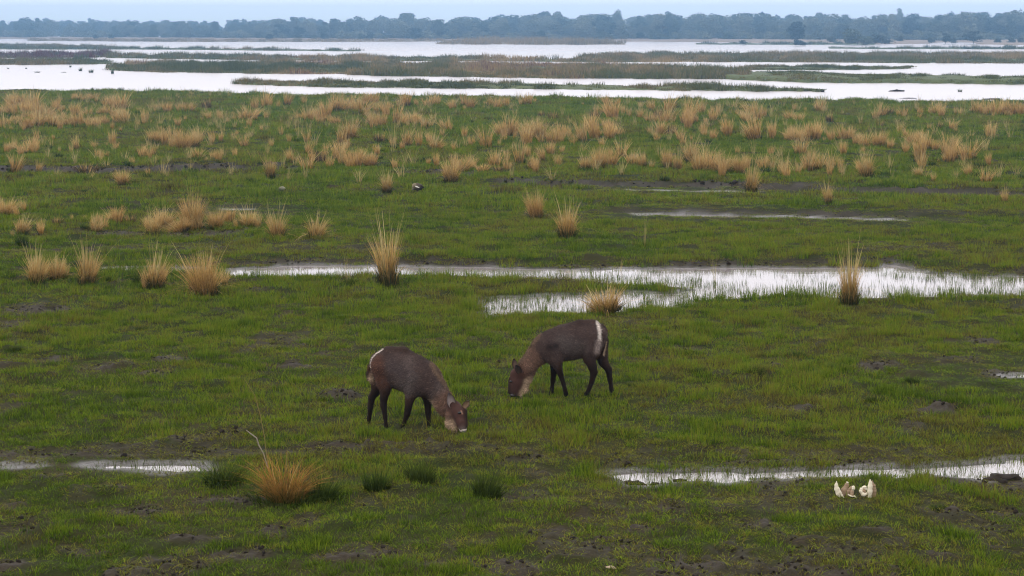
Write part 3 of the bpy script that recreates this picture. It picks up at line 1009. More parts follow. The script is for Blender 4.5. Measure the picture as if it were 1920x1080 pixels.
island('low left', [(-300, 122), (100, 121.5), (208, 120)], [(-300, 113), (150, 113), (208, 116)],
       'low green reed strip at the left edge', 0.25, reeds=G(0.6, 0.0, 0.5, 'green reeds of the low left strip', 0.3, w=1.2, full=0.2))
island('pale island', [(818, 83), (900, 83.5), (1000, 83.8), (1100, 83.8), (1172, 83.5)], [(818, 82.6), (900, 77.5), (1000, 77.5), (1100, 78), (1172, 83)],
       'pale tan reed island far out in the river', 0.5, M_ISLAND_PALE,
       reeds=G(2.0, 0.52, 0.66, 'pale dry reeds on the far tan island', 0.02, w=2.2, edge=2.0, full=0.4))
island('thin bar', [(1305, 83.3), (1400, 83.8), (1500, 84), (1640, 84)], [(1305, 83), (1400, 82.2), (1500, 82.4), (1640, 82.6)],
       'thin far bar on the right of the river', 0.4, reeds=G(1.0, 0.0, 0.5, 'short growth on the thin far bar', 0.01, w=2, edge=0.7))
island('long thin bar', [(1555, 91), (1650, 92), (1800, 92.4), (1920, 92.4), (2200, 92.4)], [(1555, 90.6), (1650, 90.5), (1800, 90.8), (1920, 90.9), (2200, 91)],
       'very thin reed line far out on the right', 0.3, reeds=G(0.9, 0.0, 0.4, 'thin reed line far out on the right', 0.01, w=1.6, edge=1.2))
island('shore reeds', [(52, 77), (180, 77.5), (300, 78.5), (560, 78.8), (830, 78)], [(52, 75), (180, 74.5), (300, 75), (560, 75.5), (830, 75.5)],
       'low reedy margin along the far left shore', 0.5, M_ISLAND_PALE,
       reeds=G(1.0, 0.54, 0.68, 'pale reeds along the far left shore', 0.01, w=2.6, edge=1.3, full=0.3))


# ------------------------------------------------------------------ trees beyond the river
def tube(pts, radii, n=6):
    pts = np.asarray(pts, float)
    V, F = [], []
    for i, (p, r) in enumerate(zip(pts, radii)):
        d = pts[min(i + 1, len(pts) - 1)] - pts[max(i - 1, 0)]
        d = d / (np.linalg.norm(d) + 1e-9)
        a = np.cross(d, (0.3, 0.9, 0.1) if abs(d[2]) > 0.9 else (0, 0, 1))
        a /= np.linalg.norm(a)
        b_ = np.cross(d, a)
        for k in range(n):
            t = 2 * np.pi * k / n
            V.append(p + r * (a * np.cos(t) + b_ * np.sin(t)))
    for i in range(len(pts) - 1):
        for k in range(n):
            F.append((i * n + k, i * n + (k + 1) % n, (i + 1) * n + (k + 1) % n, (i + 1) * n + k))
    return np.array(V), np.array(F)


def tree_meshes(seed, kind, leaves=1100):
    """unit tree (height 1): trunk with limbs, and a crown of leaf clumps"""
    r = np.random.default_rng(seed)
    parts = []
    lobes = []
    th = {'round': 0.16, 'umbrella': 0.5, 'tall': 0.30, 'bush': 0.08, 'column': 0.10}[kind]
    wd = {'round': 0.46, 'umbrella': 0.55, 'tall': 0.30, 'bush': 0.75, 'column': 0.26}[kind]
    top = np.array([r.normal(0, 0.03), r.normal(0, 0.03), th])
    parts.append(tube([(0, 0, -0.02), top * (0.5, 0.5, 0.5), top], [0.028, 0.022, 0.018]))
    nl = {'round': 15, 'umbrella': 10, 'tall': 10, 'bush': 14, 'column': 14}[kind]
    for k in range(nl):
        a = r.uniform(0, 6.28)
        rad = wd * np.sqrt(r.uniform(0.05, 1)) * 0.72
        if kind == 'umbrella':
            z = r.uniform(0.68, 0.92)
        elif kind == 'bush':
            z = r.uniform(0.15, 0.68)
        else:
            z = r.uniform(th + 0.08, 0.90)
            rad *= (1.15 - 0.75 * abs(z - 0.58) / 0.5)
        c = np.array([rad * np.cos(a), rad * np.sin(a), z])
        s = r.uniform(0.10, 0.19) * {'round': 1.25, 'bush': 1.7}.get(kind, 1.0)
        lobes.append((c, np.array([s * 1.25, s * 1.25, s * (0.75 if kind != 'umbrella' else 0.5)])))
        mid = (top + c) * 0.5 + r.normal(0, 0.02, 3)
        parts.append(tube([top * (1, 1, 0.95), mid, c], [0.012, 0.008, 0.003], 4))
    V, F, _ = merge(parts)
    trunk = mesh_np('tree_trunk', V, F, smooth=True)
    n = leaves
    li = r.integers(0, nl, n)
    C = np.array([l[0] for l in lobes])[li]
    S = np.array([l[1] for l in lobes])[li]
    d = r.normal(0, 1, (n, 3))
    d /= np.linalg.norm(d, axis=1)[:, None]
    P = C + d * S * (r.uniform(0.25, 1.0, n) ** 0.5)[:, None] * r.uniform(0.8, 1.2, (n, 1))
    P[:, 2] = np.maximum(P[:, 2], 0.03)
    P[:, 2] *= 1.0 / np.quantile(P[:, 2], 0.997)
    a = r.normal(0, 1, (n, 3))
    a /= np.linalg.norm(a, axis=1)[:, None]
    b_ = np.cross(a, r.normal(0, 1, (n, 3)))
    b_ /= np.linalg.norm(b_, axis=1)[:, None]
    s = r.uniform(0.014, 0.036, (n, 1)) * {'bush': 2.3, 'column': 1.3}.get(kind, 1.0)
    V = np.stack([P - a * s - b_ * s * 0.6, P + a * s - b_ * s * 0.6, P + a * s + b_ * s * 0.6, P - a * s + b_ * s * 0.6], 1).reshape(-1, 3)
    F = np.arange(n * 4).reshape(-1, 4)
    crown = mesh_np('tree_crown', V, F, {'t': np.repeat(P[:, 2], 4), 'r': np.repeat(r.uniform(0, 1, n), 4)})
    return trunk, crown


def mat_leaf(name, c0, c1):
    m, nt, b = new_mat(name)
    r = attr(nt, 'r').outputs['Fac']
    oi = N(nt, 'ShaderNodeObjectInfo')
    f = mathn(nt, 'ADD', mathn(nt, 'MULTIPLY', r, 0.35), mathn(nt, 'MULTIPLY', oi.outputs['Random'], 0.65))
    leafy(nt, b, mixc(nt, f, c0, c1), 0.15, 0.8)
    return m


M_LEAF = mat_leaf('tree_leaf', (0.035, 0.052, 0.022), (0.26, 0.26, 0.17))
M_LEAF_D = mat_leaf('dark_tree_leaf', (0.012, 0.020, 0.010), (0.036, 0.050, 0.022))
M_LEAF_G = mat_leaf('grey_bush_leaf', (0.030, 0.038, 0.018), (0.070, 0.074, 0.036))
TREES = {k: [tree_meshes(s * 13 + i, k, 1500 if k != 'bush' else 800) for s in range(4)] for i, k in enumerate(('round', 'umbrella', 'tall', 'bush', 'column'))}

# woodland mass as one stuff object
wood = []
for k in ('round', 'tall', 'column', 'tall'):
    for tr, cr in TREES[k][:2]:
        o_tr = [np.array([v.co[:] for v in tr.vertices]), np.array([p.vertices[:] for p in tr.polygons])]
        o_cr = [np.array([v.co[:] for v in cr.vertices]), np.array([p.vertices[:] for p in cr.polygons])]
        rr = np.empty(len(cr.vertices), np.float32)
        cr.attributes['r'].data.foreach_get('value', rr)
        Vc = np.concatenate([o_tr[0], o_cr[0]])
        Fc = np.concatenate([o_tr[1], o_cr[1] + len(o_tr[0])])
        me = mesh_np('woodland_tree', Vc, Fc, {'r': np.concatenate([np.full(len(o_tr[0]), 0.9), rr])})
        me.materials.append(M_LEAF)
        wood.append(me)
WOOD = stuff_collection('woodland', wood, M_LEAF)
SKYLINE = [(-500, 36), (0, 37), (40, 36), (55, 34), (90, 35), (130, 34), (165, 35), (190, 36), (220, 38), (250, 38), (300, 37), (330, 38), (370, 40), (420, 40),
           (440, 37), (500, 36), (535, 33), (580, 33), (610, 34), (640, 38), (660, 34), (700, 30), (740, 30), (765, 25), (790, 31), (830, 36), (860, 33), (900, 30),
           (950, 28), (990, 30), (1020, 25), (1045, 25), (1070, 29), (1110, 28), (1130, 27), (1160, 27), (1190, 30), (1250, 27), (1290, 30), (1300, 27), (1330, 27),
           (1370, 31), (1385, 27), (1430, 26), (1450, 30), (1490, 29), (1530, 28), (1570, 29), (1600, 30), (1625, 32), (1650, 29), (1700, 28), (1720, 28), (1735, 33),
           (1775, 28), (1815, 24), (1840, 25), (1875, 26), (1905, 21), (1920, 25), (2400, 24)]
SHORE_X, SHORE_Y = [p[0] for p in SHORE], [p[1] for p in SHORE]


def tree_base_y(px):
    return np.interp(px, (-500, 0, 640, 1280, 1920, 2450), (69.5, 69.5, 72.5, 73.5, 75.5, 76))


r = np.random.default_rng(21)
n = 1050
wx = r.uniform(-300, 2220, n)
back = r.uniform(0, 1, n) ** 0.8
by = tree_base_y(wx) - back * 5.0
X, Y = at(wx, by, 0.4)
topy = np.interp(wx, [p[0] for p in SKYLINE], [p[1] for p in SKYLINE])
th = (by - topy) / px_per_m(by, 0.4) * np.where(r.uniform(0, 1, n) < 0.22, r.uniform(0.92, 1.05, n), r.uniform(0.66, 0.92, n))
ro = np.zeros((n, 3))
ro[:, 2] = r.uniform(0, 6.28, n)
wsc = th * r.uniform(0.75, 1.35, n)
scatter('woodland', np.stack([X, Y, np.full(n, 0.3)], 1), ro, np.stack([wsc, wsc, th], 1), r.integers(0, 8, n), r.uniform(0, 1, n), WOOD,
        'hazy blue woodland along the far shore')
# undergrowth below the trees
bushes = []
for tr, cr in TREES['bush'][:3]:
    me = cr.copy()
    me.materials.append(M_LEAF)
    bushes.append(me)
BUSH = stuff_collection('undergrowth', bushes, M_LEAF)
n = 800
wx = r.uniform(-300, 2220, n)
by = tree_base_y(wx) - r.uniform(-0.3, 2.5, n)
X, Y = at(wx, by, 0.4)
s = r.uniform(2.0, 5.0, n)
scatter('undergrowth', np.stack([X, Y, np.full(n, 0.1)], 1), np.zeros((n, 3)), np.stack([s * 1.3, s * 1.3, s], 1), r.integers(0, 3, n), r.uniform(0, 1, n), BUSH,
        'low scrub at the foot of the far woodland')


def tree(px, base, top, width, kind, label, mat=None, variant=0, group='trees along the far shore'):
    X, Y = at(px, base, 0.1)
    k = px_per_m(base, 0.1)
    h = (base - top) / k
    w = width / k / {'round': 0.95, 'umbrella': 1.05, 'tall': 0.62, 'bush': 1.45, 'column': 0.55}[kind]
    bush = kind == 'bush'
    e = obj('bush' if bush else 'tree', None, loc=(float(X), float(Y), 0.1 if base < 77 else -0.2))
    e.scale = (w, w, h)
    e.rotation_euler = (0, 0, variant * 1.3 + px * 0.01)
    tr, cr = TREES[kind][variant % 4]
    key = (kind, variant % 4, (mat or M_LEAF_D).name)
    if key not in TREE_CACHE:
        a, b_ = tr.copy(), cr.copy()
        a.materials.clear()
        b_.materials.clear()
        a.materials.append(M_BARK)
        b_.materials.append(mat or M_LEAF_D)
        TREE_CACHE[key] = (a, b_)
    a, b_ = TREE_CACHE[key]
    obj('stem' if bush else 'trunk', a, parent=e)
    obj('foliage' if bush else 'crown', b_, parent=e)
    tag(e, label, 'bush' if bush else 'tree', 'shore bushes in front of the woodland' if bush else group)
    return e


TREE_CACHE = {}
for k, a in enumerate([
    (45, 69, 43, 26, 'round', 'dark round tree near the left end of the far woodland', None),
    (90, 69, 37, 26, 'tall', 'tall pale tree, second distinct one from the left end of the woodland', M_LEAF),
    (240, 71, 43, 30, 'round', 'dark rounded tree standing forward in the left quarter of the woodland', None),
    (405, 71, 52, 22, 'umbrella', 'small flat-topped tree between the dark left tree and the big dark clump', None),
    (528, 73, 46, 34, 'round', 'left tree of the big dark clump in the left third', None),
    (560, 74, 50, 26, 'round', 'lowest middle tree of the big dark clump in the left third', None),
    (585, 72, 45, 32, 'umbrella', 'right flat-topped tree of the big dark clump in the left third', None),
    (655, 72, 42, 30, 'round', 'dark tree with a rounded crown right of the big dark clump', None),
    (765, 73, 25, 48, 'round', 'tallest broad dome-crowned tree left of the middle', M_LEAF),
    (780, 74, 52, 26, 'round', 'small very dark tree in front of the dome-crowned tree', None),
    (825, 73, 42, 36, 'round', 'dark tree right beside the dome-crowned tree', None),
    (880, 73, 36, 40, 'round', 'broad dark tree above the left tip of the pale reed island', M_LEAF),
    (925, 73, 32, 36, 'round', 'tall dark tree behind the left half of the pale reed island', None),
    (1010, 73, 34, 40, 'round', 'tall dark tree behind the middle of the pale reed island', M_LEAF),
    (1012, 75, 57, 28, 'bush', 'pale rounded bush on the shore behind the pale reed island', M_LEAF_G),
    (1022, 72, 22, 22, 'tall', 'thin tree poking above the skyline behind the pale island, left of two', M_LEAF),
    (1046, 72, 22, 20, 'tall', 'thin tree poking above the skyline behind the pale island, right of two', M_LEAF),
    (1130, 74, 30, 50, 'round', 'broad dark tree behind the right tip of the pale reed island', None),
    (1157, 73, 20, 20, 'tall', 'tree with a small flat tuft standing above the skyline right of the middle', M_LEAF),
    (1200, 74, 61, 18, 'round', 'small dark tree right of the pale reed island', None),
    (1252, 74, 46, 34, 'round', 'dark tree between the pale island and the round grey bush', None),
    (1250, 72, 22, 26, 'tall', 'thin-topped tree with sparse twigs above the skyline', M_LEAF),
    (1310, 72, 26, 34, 'tall', 'tall tree with a ragged top above the thin far bar', M_LEAF),
    (1374, 74, 60, 20, 'round', 'small dark tree above the round grey bush', None),
    (1395, 73, 25, 40, 'round', 'dark-topped tree sharply above the skyline in the right half', None),
    (1430, 72, 23, 22, 'tall', 'grey feathery tree top beside the dark-topped tree', M_LEAF_G),
    (1492, 79, 40, 30, 'column', 'narrow dark tree standing forward on the right shore', None),
    (1535, 72, 24, 18, 'tall', 'thin tree poking up right of the narrow dark shore tree', M_LEAF),
    (1500, 84, 73, 24, 'bush', 'round dark bush at the water foot of the narrow dark tree', M_LEAF_D),
    (1393, 82, 74, 15, 'bush', 'small round grey bush on the thin far bar', M_LEAF_G),
    (1575, 76, 45, 40, 'round', 'reddish grey tree left of the big green shore bush', M_LEAF_G),
    (1608, 82, 54, 66, 'bush', 'big green spreading bush at the water on the right', M_LEAF),
    (1652, 81, 64, 44, 'bush', 'right-hand low green bush beside the big spreading bush', M_LEAF_G),
    (1560, 79, 67, 18, 'bush', 'small grey bush left of the big spreading bush', M_LEAF_G),
    (1622, 83, 76, 16, 'bush', 'tiny pale bush at the water in front of the big spreading bush', M_LEAF_G),
    (1660, 75, 32, 60, 'round', 'big round tree behind the low green bushes on the right', M_LEAF),
    (1708, 75, 26, 40, 'round', 'dark dense tree rising right of the big round tree', None),
    (1684, 72, 16, 22, 'tall', 'thin sparse tree, highest point above the big round tree', M_LEAF),
    (1685, 78, 65, 18, 'bush', 'small pale bush on the sandy shore right of the green bushes', M_LEAF_G),
    (1746, 79, 70, 16, 'bush', 'rounded pale bush on the sand left of the upright dark bush', M_LEAF_G),
    (1773, 80, 61, 15, 'column', 'upright dark bushy tree on the sand at the right shore', None),
    (1787, 80, 69, 14, 'bush', 'round grey bush just right of the upright dark tree', M_LEAF_G),
    (1780, 72, 24, 22, 'tall', 'pale forked tree above the upright dark shore tree', M_LEAF_G),
    (1815, 74, 23, 50, 'round', 'tall broad tree in the right end of the woodland', M_LEAF),
    (1825, 80, 57, 36, 'round', 'dark spreading tree at the water near the right end', None),
    (1868, 75, 34, 52, 'round', 'large dark rounded tree near the right edge', None),
    (1905, 74, 20, 36, 'round', 'tallest dark tree at the right edge of the photo', None),
    (1872, 80, 71, 16, 'bush', 'first small bush in the row on the sand by the right edge', M_LEAF_G),
    (1897, 80, 70, 18, 'bush', 'second small bush in the row on the sand by the right edge', M_LEAF_G),
    (1914, 80, 70, 14, 'bush', 'last small bush on the sand at the right edge', M_LEAF_G),
    (57, 71, 67, 8, 'bush', 'tiny dark bush at the left tip of the far reedy margin', M_LEAF_D),
    (180, 73, 65, 12, 'bush', 'small dark bush on the far left shore, left of a pair', M_LEAF_D),
    (209, 73, 64, 14, 'bush', 'small dark bush on the far left shore, right of a pair', M_LEAF_D),
    (505, 75, 64, 16, 'bush', 'small bush left below the big dark clump of trees', M_LEAF_D),
    (608, 74, 62, 16, 'bush', 'small bush right below the big dark clump of trees', M_LEAF_D),
    (690, 74, 62, 28, 'bush', 'pale shore bush left of the dome-crowned tree', M_LEAF_G),
]):
    tree(*a[:5], a[5], a[6], k)

# ------------------------------------------------------------------ tussocks and tufts
def join_blades(*parts):
    V, F, A = merge(parts)
    return V, F, A


rt = np.random.default_rng(99)
NEAR_T, FAR_T = {}, {}
for v in range(4):
    bx = rt.normal(0, 0.12)
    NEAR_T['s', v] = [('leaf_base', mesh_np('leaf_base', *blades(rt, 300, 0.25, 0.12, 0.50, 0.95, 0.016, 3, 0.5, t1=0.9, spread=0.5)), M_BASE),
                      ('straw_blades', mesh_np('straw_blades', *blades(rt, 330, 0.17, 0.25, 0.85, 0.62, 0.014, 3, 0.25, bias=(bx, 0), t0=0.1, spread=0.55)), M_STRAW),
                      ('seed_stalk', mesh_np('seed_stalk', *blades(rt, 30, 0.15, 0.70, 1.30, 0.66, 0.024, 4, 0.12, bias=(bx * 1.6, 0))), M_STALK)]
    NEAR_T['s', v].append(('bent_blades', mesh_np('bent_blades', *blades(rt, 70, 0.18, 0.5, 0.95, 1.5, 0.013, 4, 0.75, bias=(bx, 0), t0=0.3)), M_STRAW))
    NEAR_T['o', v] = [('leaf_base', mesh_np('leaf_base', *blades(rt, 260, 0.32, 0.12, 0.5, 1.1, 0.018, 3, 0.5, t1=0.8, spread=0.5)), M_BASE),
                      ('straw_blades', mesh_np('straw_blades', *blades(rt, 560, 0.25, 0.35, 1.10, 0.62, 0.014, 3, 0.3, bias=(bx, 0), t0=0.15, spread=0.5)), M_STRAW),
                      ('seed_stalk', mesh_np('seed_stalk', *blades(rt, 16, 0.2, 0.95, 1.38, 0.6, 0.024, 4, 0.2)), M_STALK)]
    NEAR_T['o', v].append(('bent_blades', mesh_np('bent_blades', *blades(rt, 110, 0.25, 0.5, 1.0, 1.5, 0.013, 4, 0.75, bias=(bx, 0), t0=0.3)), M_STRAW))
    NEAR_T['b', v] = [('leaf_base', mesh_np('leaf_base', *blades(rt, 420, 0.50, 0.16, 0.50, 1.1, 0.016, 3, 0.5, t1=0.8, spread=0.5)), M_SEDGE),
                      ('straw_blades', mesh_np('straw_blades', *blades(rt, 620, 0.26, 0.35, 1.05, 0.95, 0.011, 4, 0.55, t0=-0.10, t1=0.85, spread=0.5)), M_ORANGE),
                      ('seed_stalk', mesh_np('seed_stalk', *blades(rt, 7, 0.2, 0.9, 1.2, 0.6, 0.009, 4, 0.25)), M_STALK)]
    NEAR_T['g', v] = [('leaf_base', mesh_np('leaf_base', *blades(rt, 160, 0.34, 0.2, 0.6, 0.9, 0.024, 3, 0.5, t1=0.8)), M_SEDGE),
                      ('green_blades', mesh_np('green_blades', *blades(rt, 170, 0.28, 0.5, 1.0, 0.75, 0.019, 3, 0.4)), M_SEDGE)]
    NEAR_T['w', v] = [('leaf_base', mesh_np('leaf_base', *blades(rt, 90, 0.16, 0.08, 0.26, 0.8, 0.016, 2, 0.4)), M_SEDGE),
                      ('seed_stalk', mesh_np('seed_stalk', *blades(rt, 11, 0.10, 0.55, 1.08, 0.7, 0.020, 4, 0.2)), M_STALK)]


def far_mesh(parts):
    """one mesh, materials by part"""
    V, F, A = merge([p[0] for p in parts])
    me = mesh_np('grass_tuft', V, F, A)
    mi = np.concatenate([np.full(len(p[0][1]), k, np.int32) for k, p in enumerate(parts)])
    for p in parts:
        me.materials.append(p[1])
    me.polygons.foreach_set('material_index', mi)
    return me


for v in range(5):
    bx = rt.normal(0, 0.2)
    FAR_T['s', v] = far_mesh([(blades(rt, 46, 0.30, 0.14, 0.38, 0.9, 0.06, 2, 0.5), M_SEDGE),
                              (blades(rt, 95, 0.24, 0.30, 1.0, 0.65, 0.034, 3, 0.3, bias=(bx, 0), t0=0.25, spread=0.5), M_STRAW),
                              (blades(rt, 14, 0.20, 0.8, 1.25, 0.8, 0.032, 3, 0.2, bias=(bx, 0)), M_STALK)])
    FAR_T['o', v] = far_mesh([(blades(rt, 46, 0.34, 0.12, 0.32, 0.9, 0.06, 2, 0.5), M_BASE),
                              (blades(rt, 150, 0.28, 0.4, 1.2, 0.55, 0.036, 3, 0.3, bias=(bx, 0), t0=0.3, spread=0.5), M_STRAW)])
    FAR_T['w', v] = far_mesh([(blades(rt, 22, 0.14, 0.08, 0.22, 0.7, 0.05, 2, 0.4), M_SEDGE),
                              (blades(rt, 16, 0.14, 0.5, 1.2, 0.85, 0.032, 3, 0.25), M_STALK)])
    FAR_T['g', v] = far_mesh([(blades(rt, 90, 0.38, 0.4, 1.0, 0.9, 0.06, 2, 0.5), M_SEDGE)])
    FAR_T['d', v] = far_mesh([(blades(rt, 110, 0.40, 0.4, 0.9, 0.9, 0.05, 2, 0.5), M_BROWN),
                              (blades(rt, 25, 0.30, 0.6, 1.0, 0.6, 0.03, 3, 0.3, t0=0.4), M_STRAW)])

KIND_NAME = {'b': 'grass_tussock', 's': 'grass_tussock', 'o': 'grass_tussock', 'w': 'grass_wisp', 'g': 'sedge_tuft', 'd': 'grass_mound'}
WIDTH_UNIT = {'b': 1.15, 's': 0.74, 'o': 1.0, 'w': 0.70, 'g': 1.1, 'd': 1.1}
tuft_no = 0


def tuft(px, py, h, w, kind, label, group, near=False, lean=0.0):
    global tuft_no
    X, Y = at(px, py)
    X, Y = float(X), float(Y)
    k = px_per_m(py)
    H, Wd = h / k * (1.0 if near else 1.42), w / k * (1.0 if near else 1.1)
    z = ground_z(X, Y) - 0.015
    v = tuft_no % (4 if near else 5)
    tuft_no += 1
    jr = random.Random(tuft_no * 7 + 1)
    sc = (Wd / WIDTH_UNIT[kind] * jr.uniform(0.85, 1.2), Wd / WIDTH_UNIT[kind] * jr.uniform(0.85, 1.2), H * jr.uniform(0.9, 1.1))
    rot = (jr.gauss(0, 0.10), math.atan(lean) + jr.gauss(0, 0.10), random.Random(tuft_no).uniform(0, 6.28) if not lean else random.Random(tuft_no).uniform(-0.4, 0.4))
    if near and (kind, v) in NEAR_T:
        e = obj(KIND_NAME[kind], None, loc=(X, Y, z))
        for nm, me, mt in NEAR_T[kind, v]:
            obj(nm, me, mt, e)
    else:
        e = obj(KIND_NAME[kind], FAR_T[kind, v], loc=(X, Y, z))
    e.scale = sc
    e.rotation_euler = rot
    return tag(e, label, {'b': 'grass tuft', 's': 'grass tuft', 'o': 'grass tuft', 'w': 'grass tuft', 'g': 'sedge tuft', 'd': 'grass mound'}[kind], group)


NG = 'straw tussocks on the nearer meadow'
for a in [
    (535, 940, 112, 140, 'b', 'big orange tussock in the left foreground beside a bare grey stick', 0),
    (608, 938, 66, 84, 'g', 'dark green tuft growing against the right side of the big foreground tussock', 0),
    (420, 908, 52, 130, 'g', 'low spreading green tuft left of the big foreground tussock', 0),
    (706, 922, 62, 84, 'g', 'dark green tuft right of the big foreground tussock, left of two', 0),
    (790, 912, 58, 80, 'g', 'dark green tuft right of the big foreground tussock, right of two', 0),
    (912, 935, 86, 80, 'g', 'yellowish green tuft with arching blades below the left antelope', 0),
    (728, 538, 128, 60, 's', 'tallest straw tussock with long pale stalks, standing at the left end of the channel', 0),
    (1137, 587, 56, 84, 'o', 'rounded orange tussock standing in the channel above the right antelope', 0),
    (1592, 572, 122, 46, 's', 'tall straw tussock with pale stalks at the right of the channel', 0),
    (1350, 558, 18, 26, 'g', 'small dark green tuft at the near edge of the channel', 0),
    (660, 536, 24, 30, 'g', 'dark green tuft left of the tallest straw tussock', 0),
    (652, 530, 70, 30, 'w', 'few thin stalks beside the dark green tuft left of the tallest tussock', 0),
    (385, 553, 88, 78, 'o', 'fullest golden tussock, right end of the row left of the channel', 0),
    (290, 542, 84, 50, 's', 'straw tussock just left of the fullest golden one', 0),
    (262, 530, 40, 36, 'g', 'low green tuft at the foot of the second golden tussock', 0),
    (163, 536, 84, 44, 's', 'straw tussock with dark base, third from the right in the row left of the channel', 0),
    (105, 524, 50, 40, 's', 'small straw tussock between two larger ones at the far left', 0),
    (68, 534, 72, 46, 's', 'leftmost large straw tussock of the row left of the channel', 0),
    (20, 522, 16, 26, 'g', 'small dark green tuft by the left edge beside the leftmost large tussock', 0),
    (565, 563, 28, 20, 'w', 'tiny tuft alone on the grass between the golden tussock and the channel', 0),
    (203, 532, 16, 14, 'g', 'small dark green tuft right of the dark-based tussock', 0),
    (520, 454, 58, 44, 's', 'straw tussock on bare mud, left one of a pair', 0),
    (592, 452, 58, 48, 's', 'straw tussock on bare mud, right one of a pair', 0),
    (1006, 408, 54, 40, 'o', 'compact orange tussock alone in the green middle of the meadow', 0),
    (1063, 455, 84, 48, 's', 'straw tussock with forked stalks below the compact orange one', 0),
    (1209, 471, 74, 14, 'w', 'single arched stalk with a green foot right of the forked-stalk tussock', 0),
    (1341, 528, 66, 12, 'w', 'lone bent stalk rising from the channel', 0),
    (1163, 505, 40, 16, 'w', 'two thin stalks behind the rounded orange tussock', 0),
    (1553, 391, 46, 22, 's', 'small tussock with a dark foot alone on the right meadow', 0),
    (1883, 387, 38, 16, 's', 'small tussock with a dark foot by the right edge', 0),
    (1408, 361, 62, 34, 's', 'orange tussock leaning over the dark bank line', 0),
    (726, 361, 46, 26, 's', 'pale tussock left of the goose', 0),
    (845, 341, 50, 46, 'o', 'broad straw tussock right of the goose', 0),
    (230, 347, 34, 40, 'o', 'rounded golden tussock with dark foot below the mud bank', 0),
    (163, 326, 28, 38, 'd', 'dark mound of grass on the mud bank', 0),
    (508, 336, 46, 26, 's', 'spiky tussock with three long pale stalks at the end of the mud bank', 0),
    (540, 340, 34, 22, 'w', 'thin wispy tuft just right of the spiky tussock', 0),
    (1625, 338, 62, 38, 's', 'tall leaning straw tussock with wide dark foot on the right meadow', 0),
    (12, 404, 40, 44, 'o', 'straw tussock at the left edge above the mud', 0),
    (43, 440, 42, 34, 's', 'straw tussock second from the left edge', 0),
    (40, 462, 34, 34, 'g', 'dark blue green tuft at the left edge', 0),
    (75, 432, 14, 20, 'g', 'small dark tuft right of the left edge tussocks', 0),
    (108, 420, 20, 22, 'd', 'brown tuft standing above the mud patch at far left', 0),
    (180, 434, 34, 34, 's', 'first straw tuft of the group on the mud island', 0),
    (212, 414, 32, 30, 's', 'second straw tuft of the mud group, farther back', 0),
    (243, 417, 24, 28, 'd', 'low brown tuft in the back of the mud group', 0),
    (287, 440, 46, 34, 's', 'straw tuft with green foot in the middle of the mud group', 0),
    (310, 428, 36, 40, 'o', 'straw tuft right of the green-footed one in the mud group', 0),
    (362, 428, 62, 62, 'o', 'largest orange tussock of the mud group', 0),
    (340, 434, 30, 50, 'o', 'low flattened straw clump at the front of the mud group', 0),
    (405, 428, 40, 44, 'o', 'right-hand orange clump leaning on the largest one of the mud group', 0),
    (465, 428, 44, 40, 's', 'separate straw tussock at the right of the mud group', 0),
    (445, 418, 16, 20, 'g', 'green tuft between the mud group and its separate right tussock', 0),
    (1098, 325, 36, 34, 's', 'pale straw tuft beside the broad orange pair right of the middle', 0),
    (1124, 322, 46, 36, 'o', 'orange tussock with one long stalk right of the middle', 0),
    (1205, 318, 42, 24, 's', 'straw tussock with two upright stalks right of the orange one', 0),
    (1252, 318, 34, 28, 'o', 'left tussock of a close pair under the dark bank', 0),
    (1270, 326, 44, 24, 's', 'right tussock of a close pair under the dark bank', 0),
    (1312, 333, 52, 44, 's', 'large leaning tussock, left in the big orange group', 0),
    (1358, 332, 46, 40, 's', 'middle tussock of the big orange group', 0),
    (1385, 332, 36, 36, 'o', 'right tussock of the big orange group', 0),
    (1295, 308, 54, 34, 's', 'high straw tussock at the back of the big orange group', 0),
    (696, 311, 30, 38, 'o', 'rounded straw tussock above and left of the goose', 0),
    (711, 270, 28, 28, 'd', 'dark round mound among the middle tufts', 0),
    (655, 264, 50, 32, 's', 'tall straw tussock left of the dark round mound', 0),
    (815, 284, 34, 40, 's', 'wide spiky tuft right of the dark round mound', 0),
    (1037, 227, 28, 26, 'd', 'dark round mound below the far river bank', 0),
    (1000, 262, 42, 44, 'o', 'big pale orange tussock in the middle distance below the dark mound', 0),
    (1493, 266, 30, 52, 'o', 'wide orange tussock in the middle of the right half', 0),
    (1648, 277, 32, 38, 'o', 'orange tussock with a dark shadowed foot at right', 0),
    (1715, 272, 32, 38, 'o', 'pale rounded tussock right of the shadowed orange one', 0),
    (1722, 334, 28, 26, 's', 'short straw tuft with a dark green foot at right', 0),
    (1818, 332, 36, 22, 's', 'slender straw tuft with a dark foot toward the right edge', 0),
    (1672, 340, 28, 16, 'w', 'thin wispy tuft right of the tall leaning one', 0),
    (1905, 330, 36, 30, 'w', 'open wispy tuft with curved stalks by the right edge', 0),
    (1555, 230, 20, 18, 'd', 'small dark rounded tuft in the upper right meadow', 0),
    (342, 282, 44, 44, 'o', 'tall pale tussock, left of a joined pair in the upper left meadow', 0),
    (360, 280, 38, 34, 's', 'tall pale tussock, right of a joined pair in the upper left meadow', 0),
    (290, 270, 28, 46, 'o', 'broad low orange tussock left of the joined pair', 0),
    (350, 213, 24, 44, 'o', 'dense rounded orange tussock near the river on the left', 0),
]:
    tuft(a[0], a[1], a[2], a[3], a[4], a[5], NG, near=True)

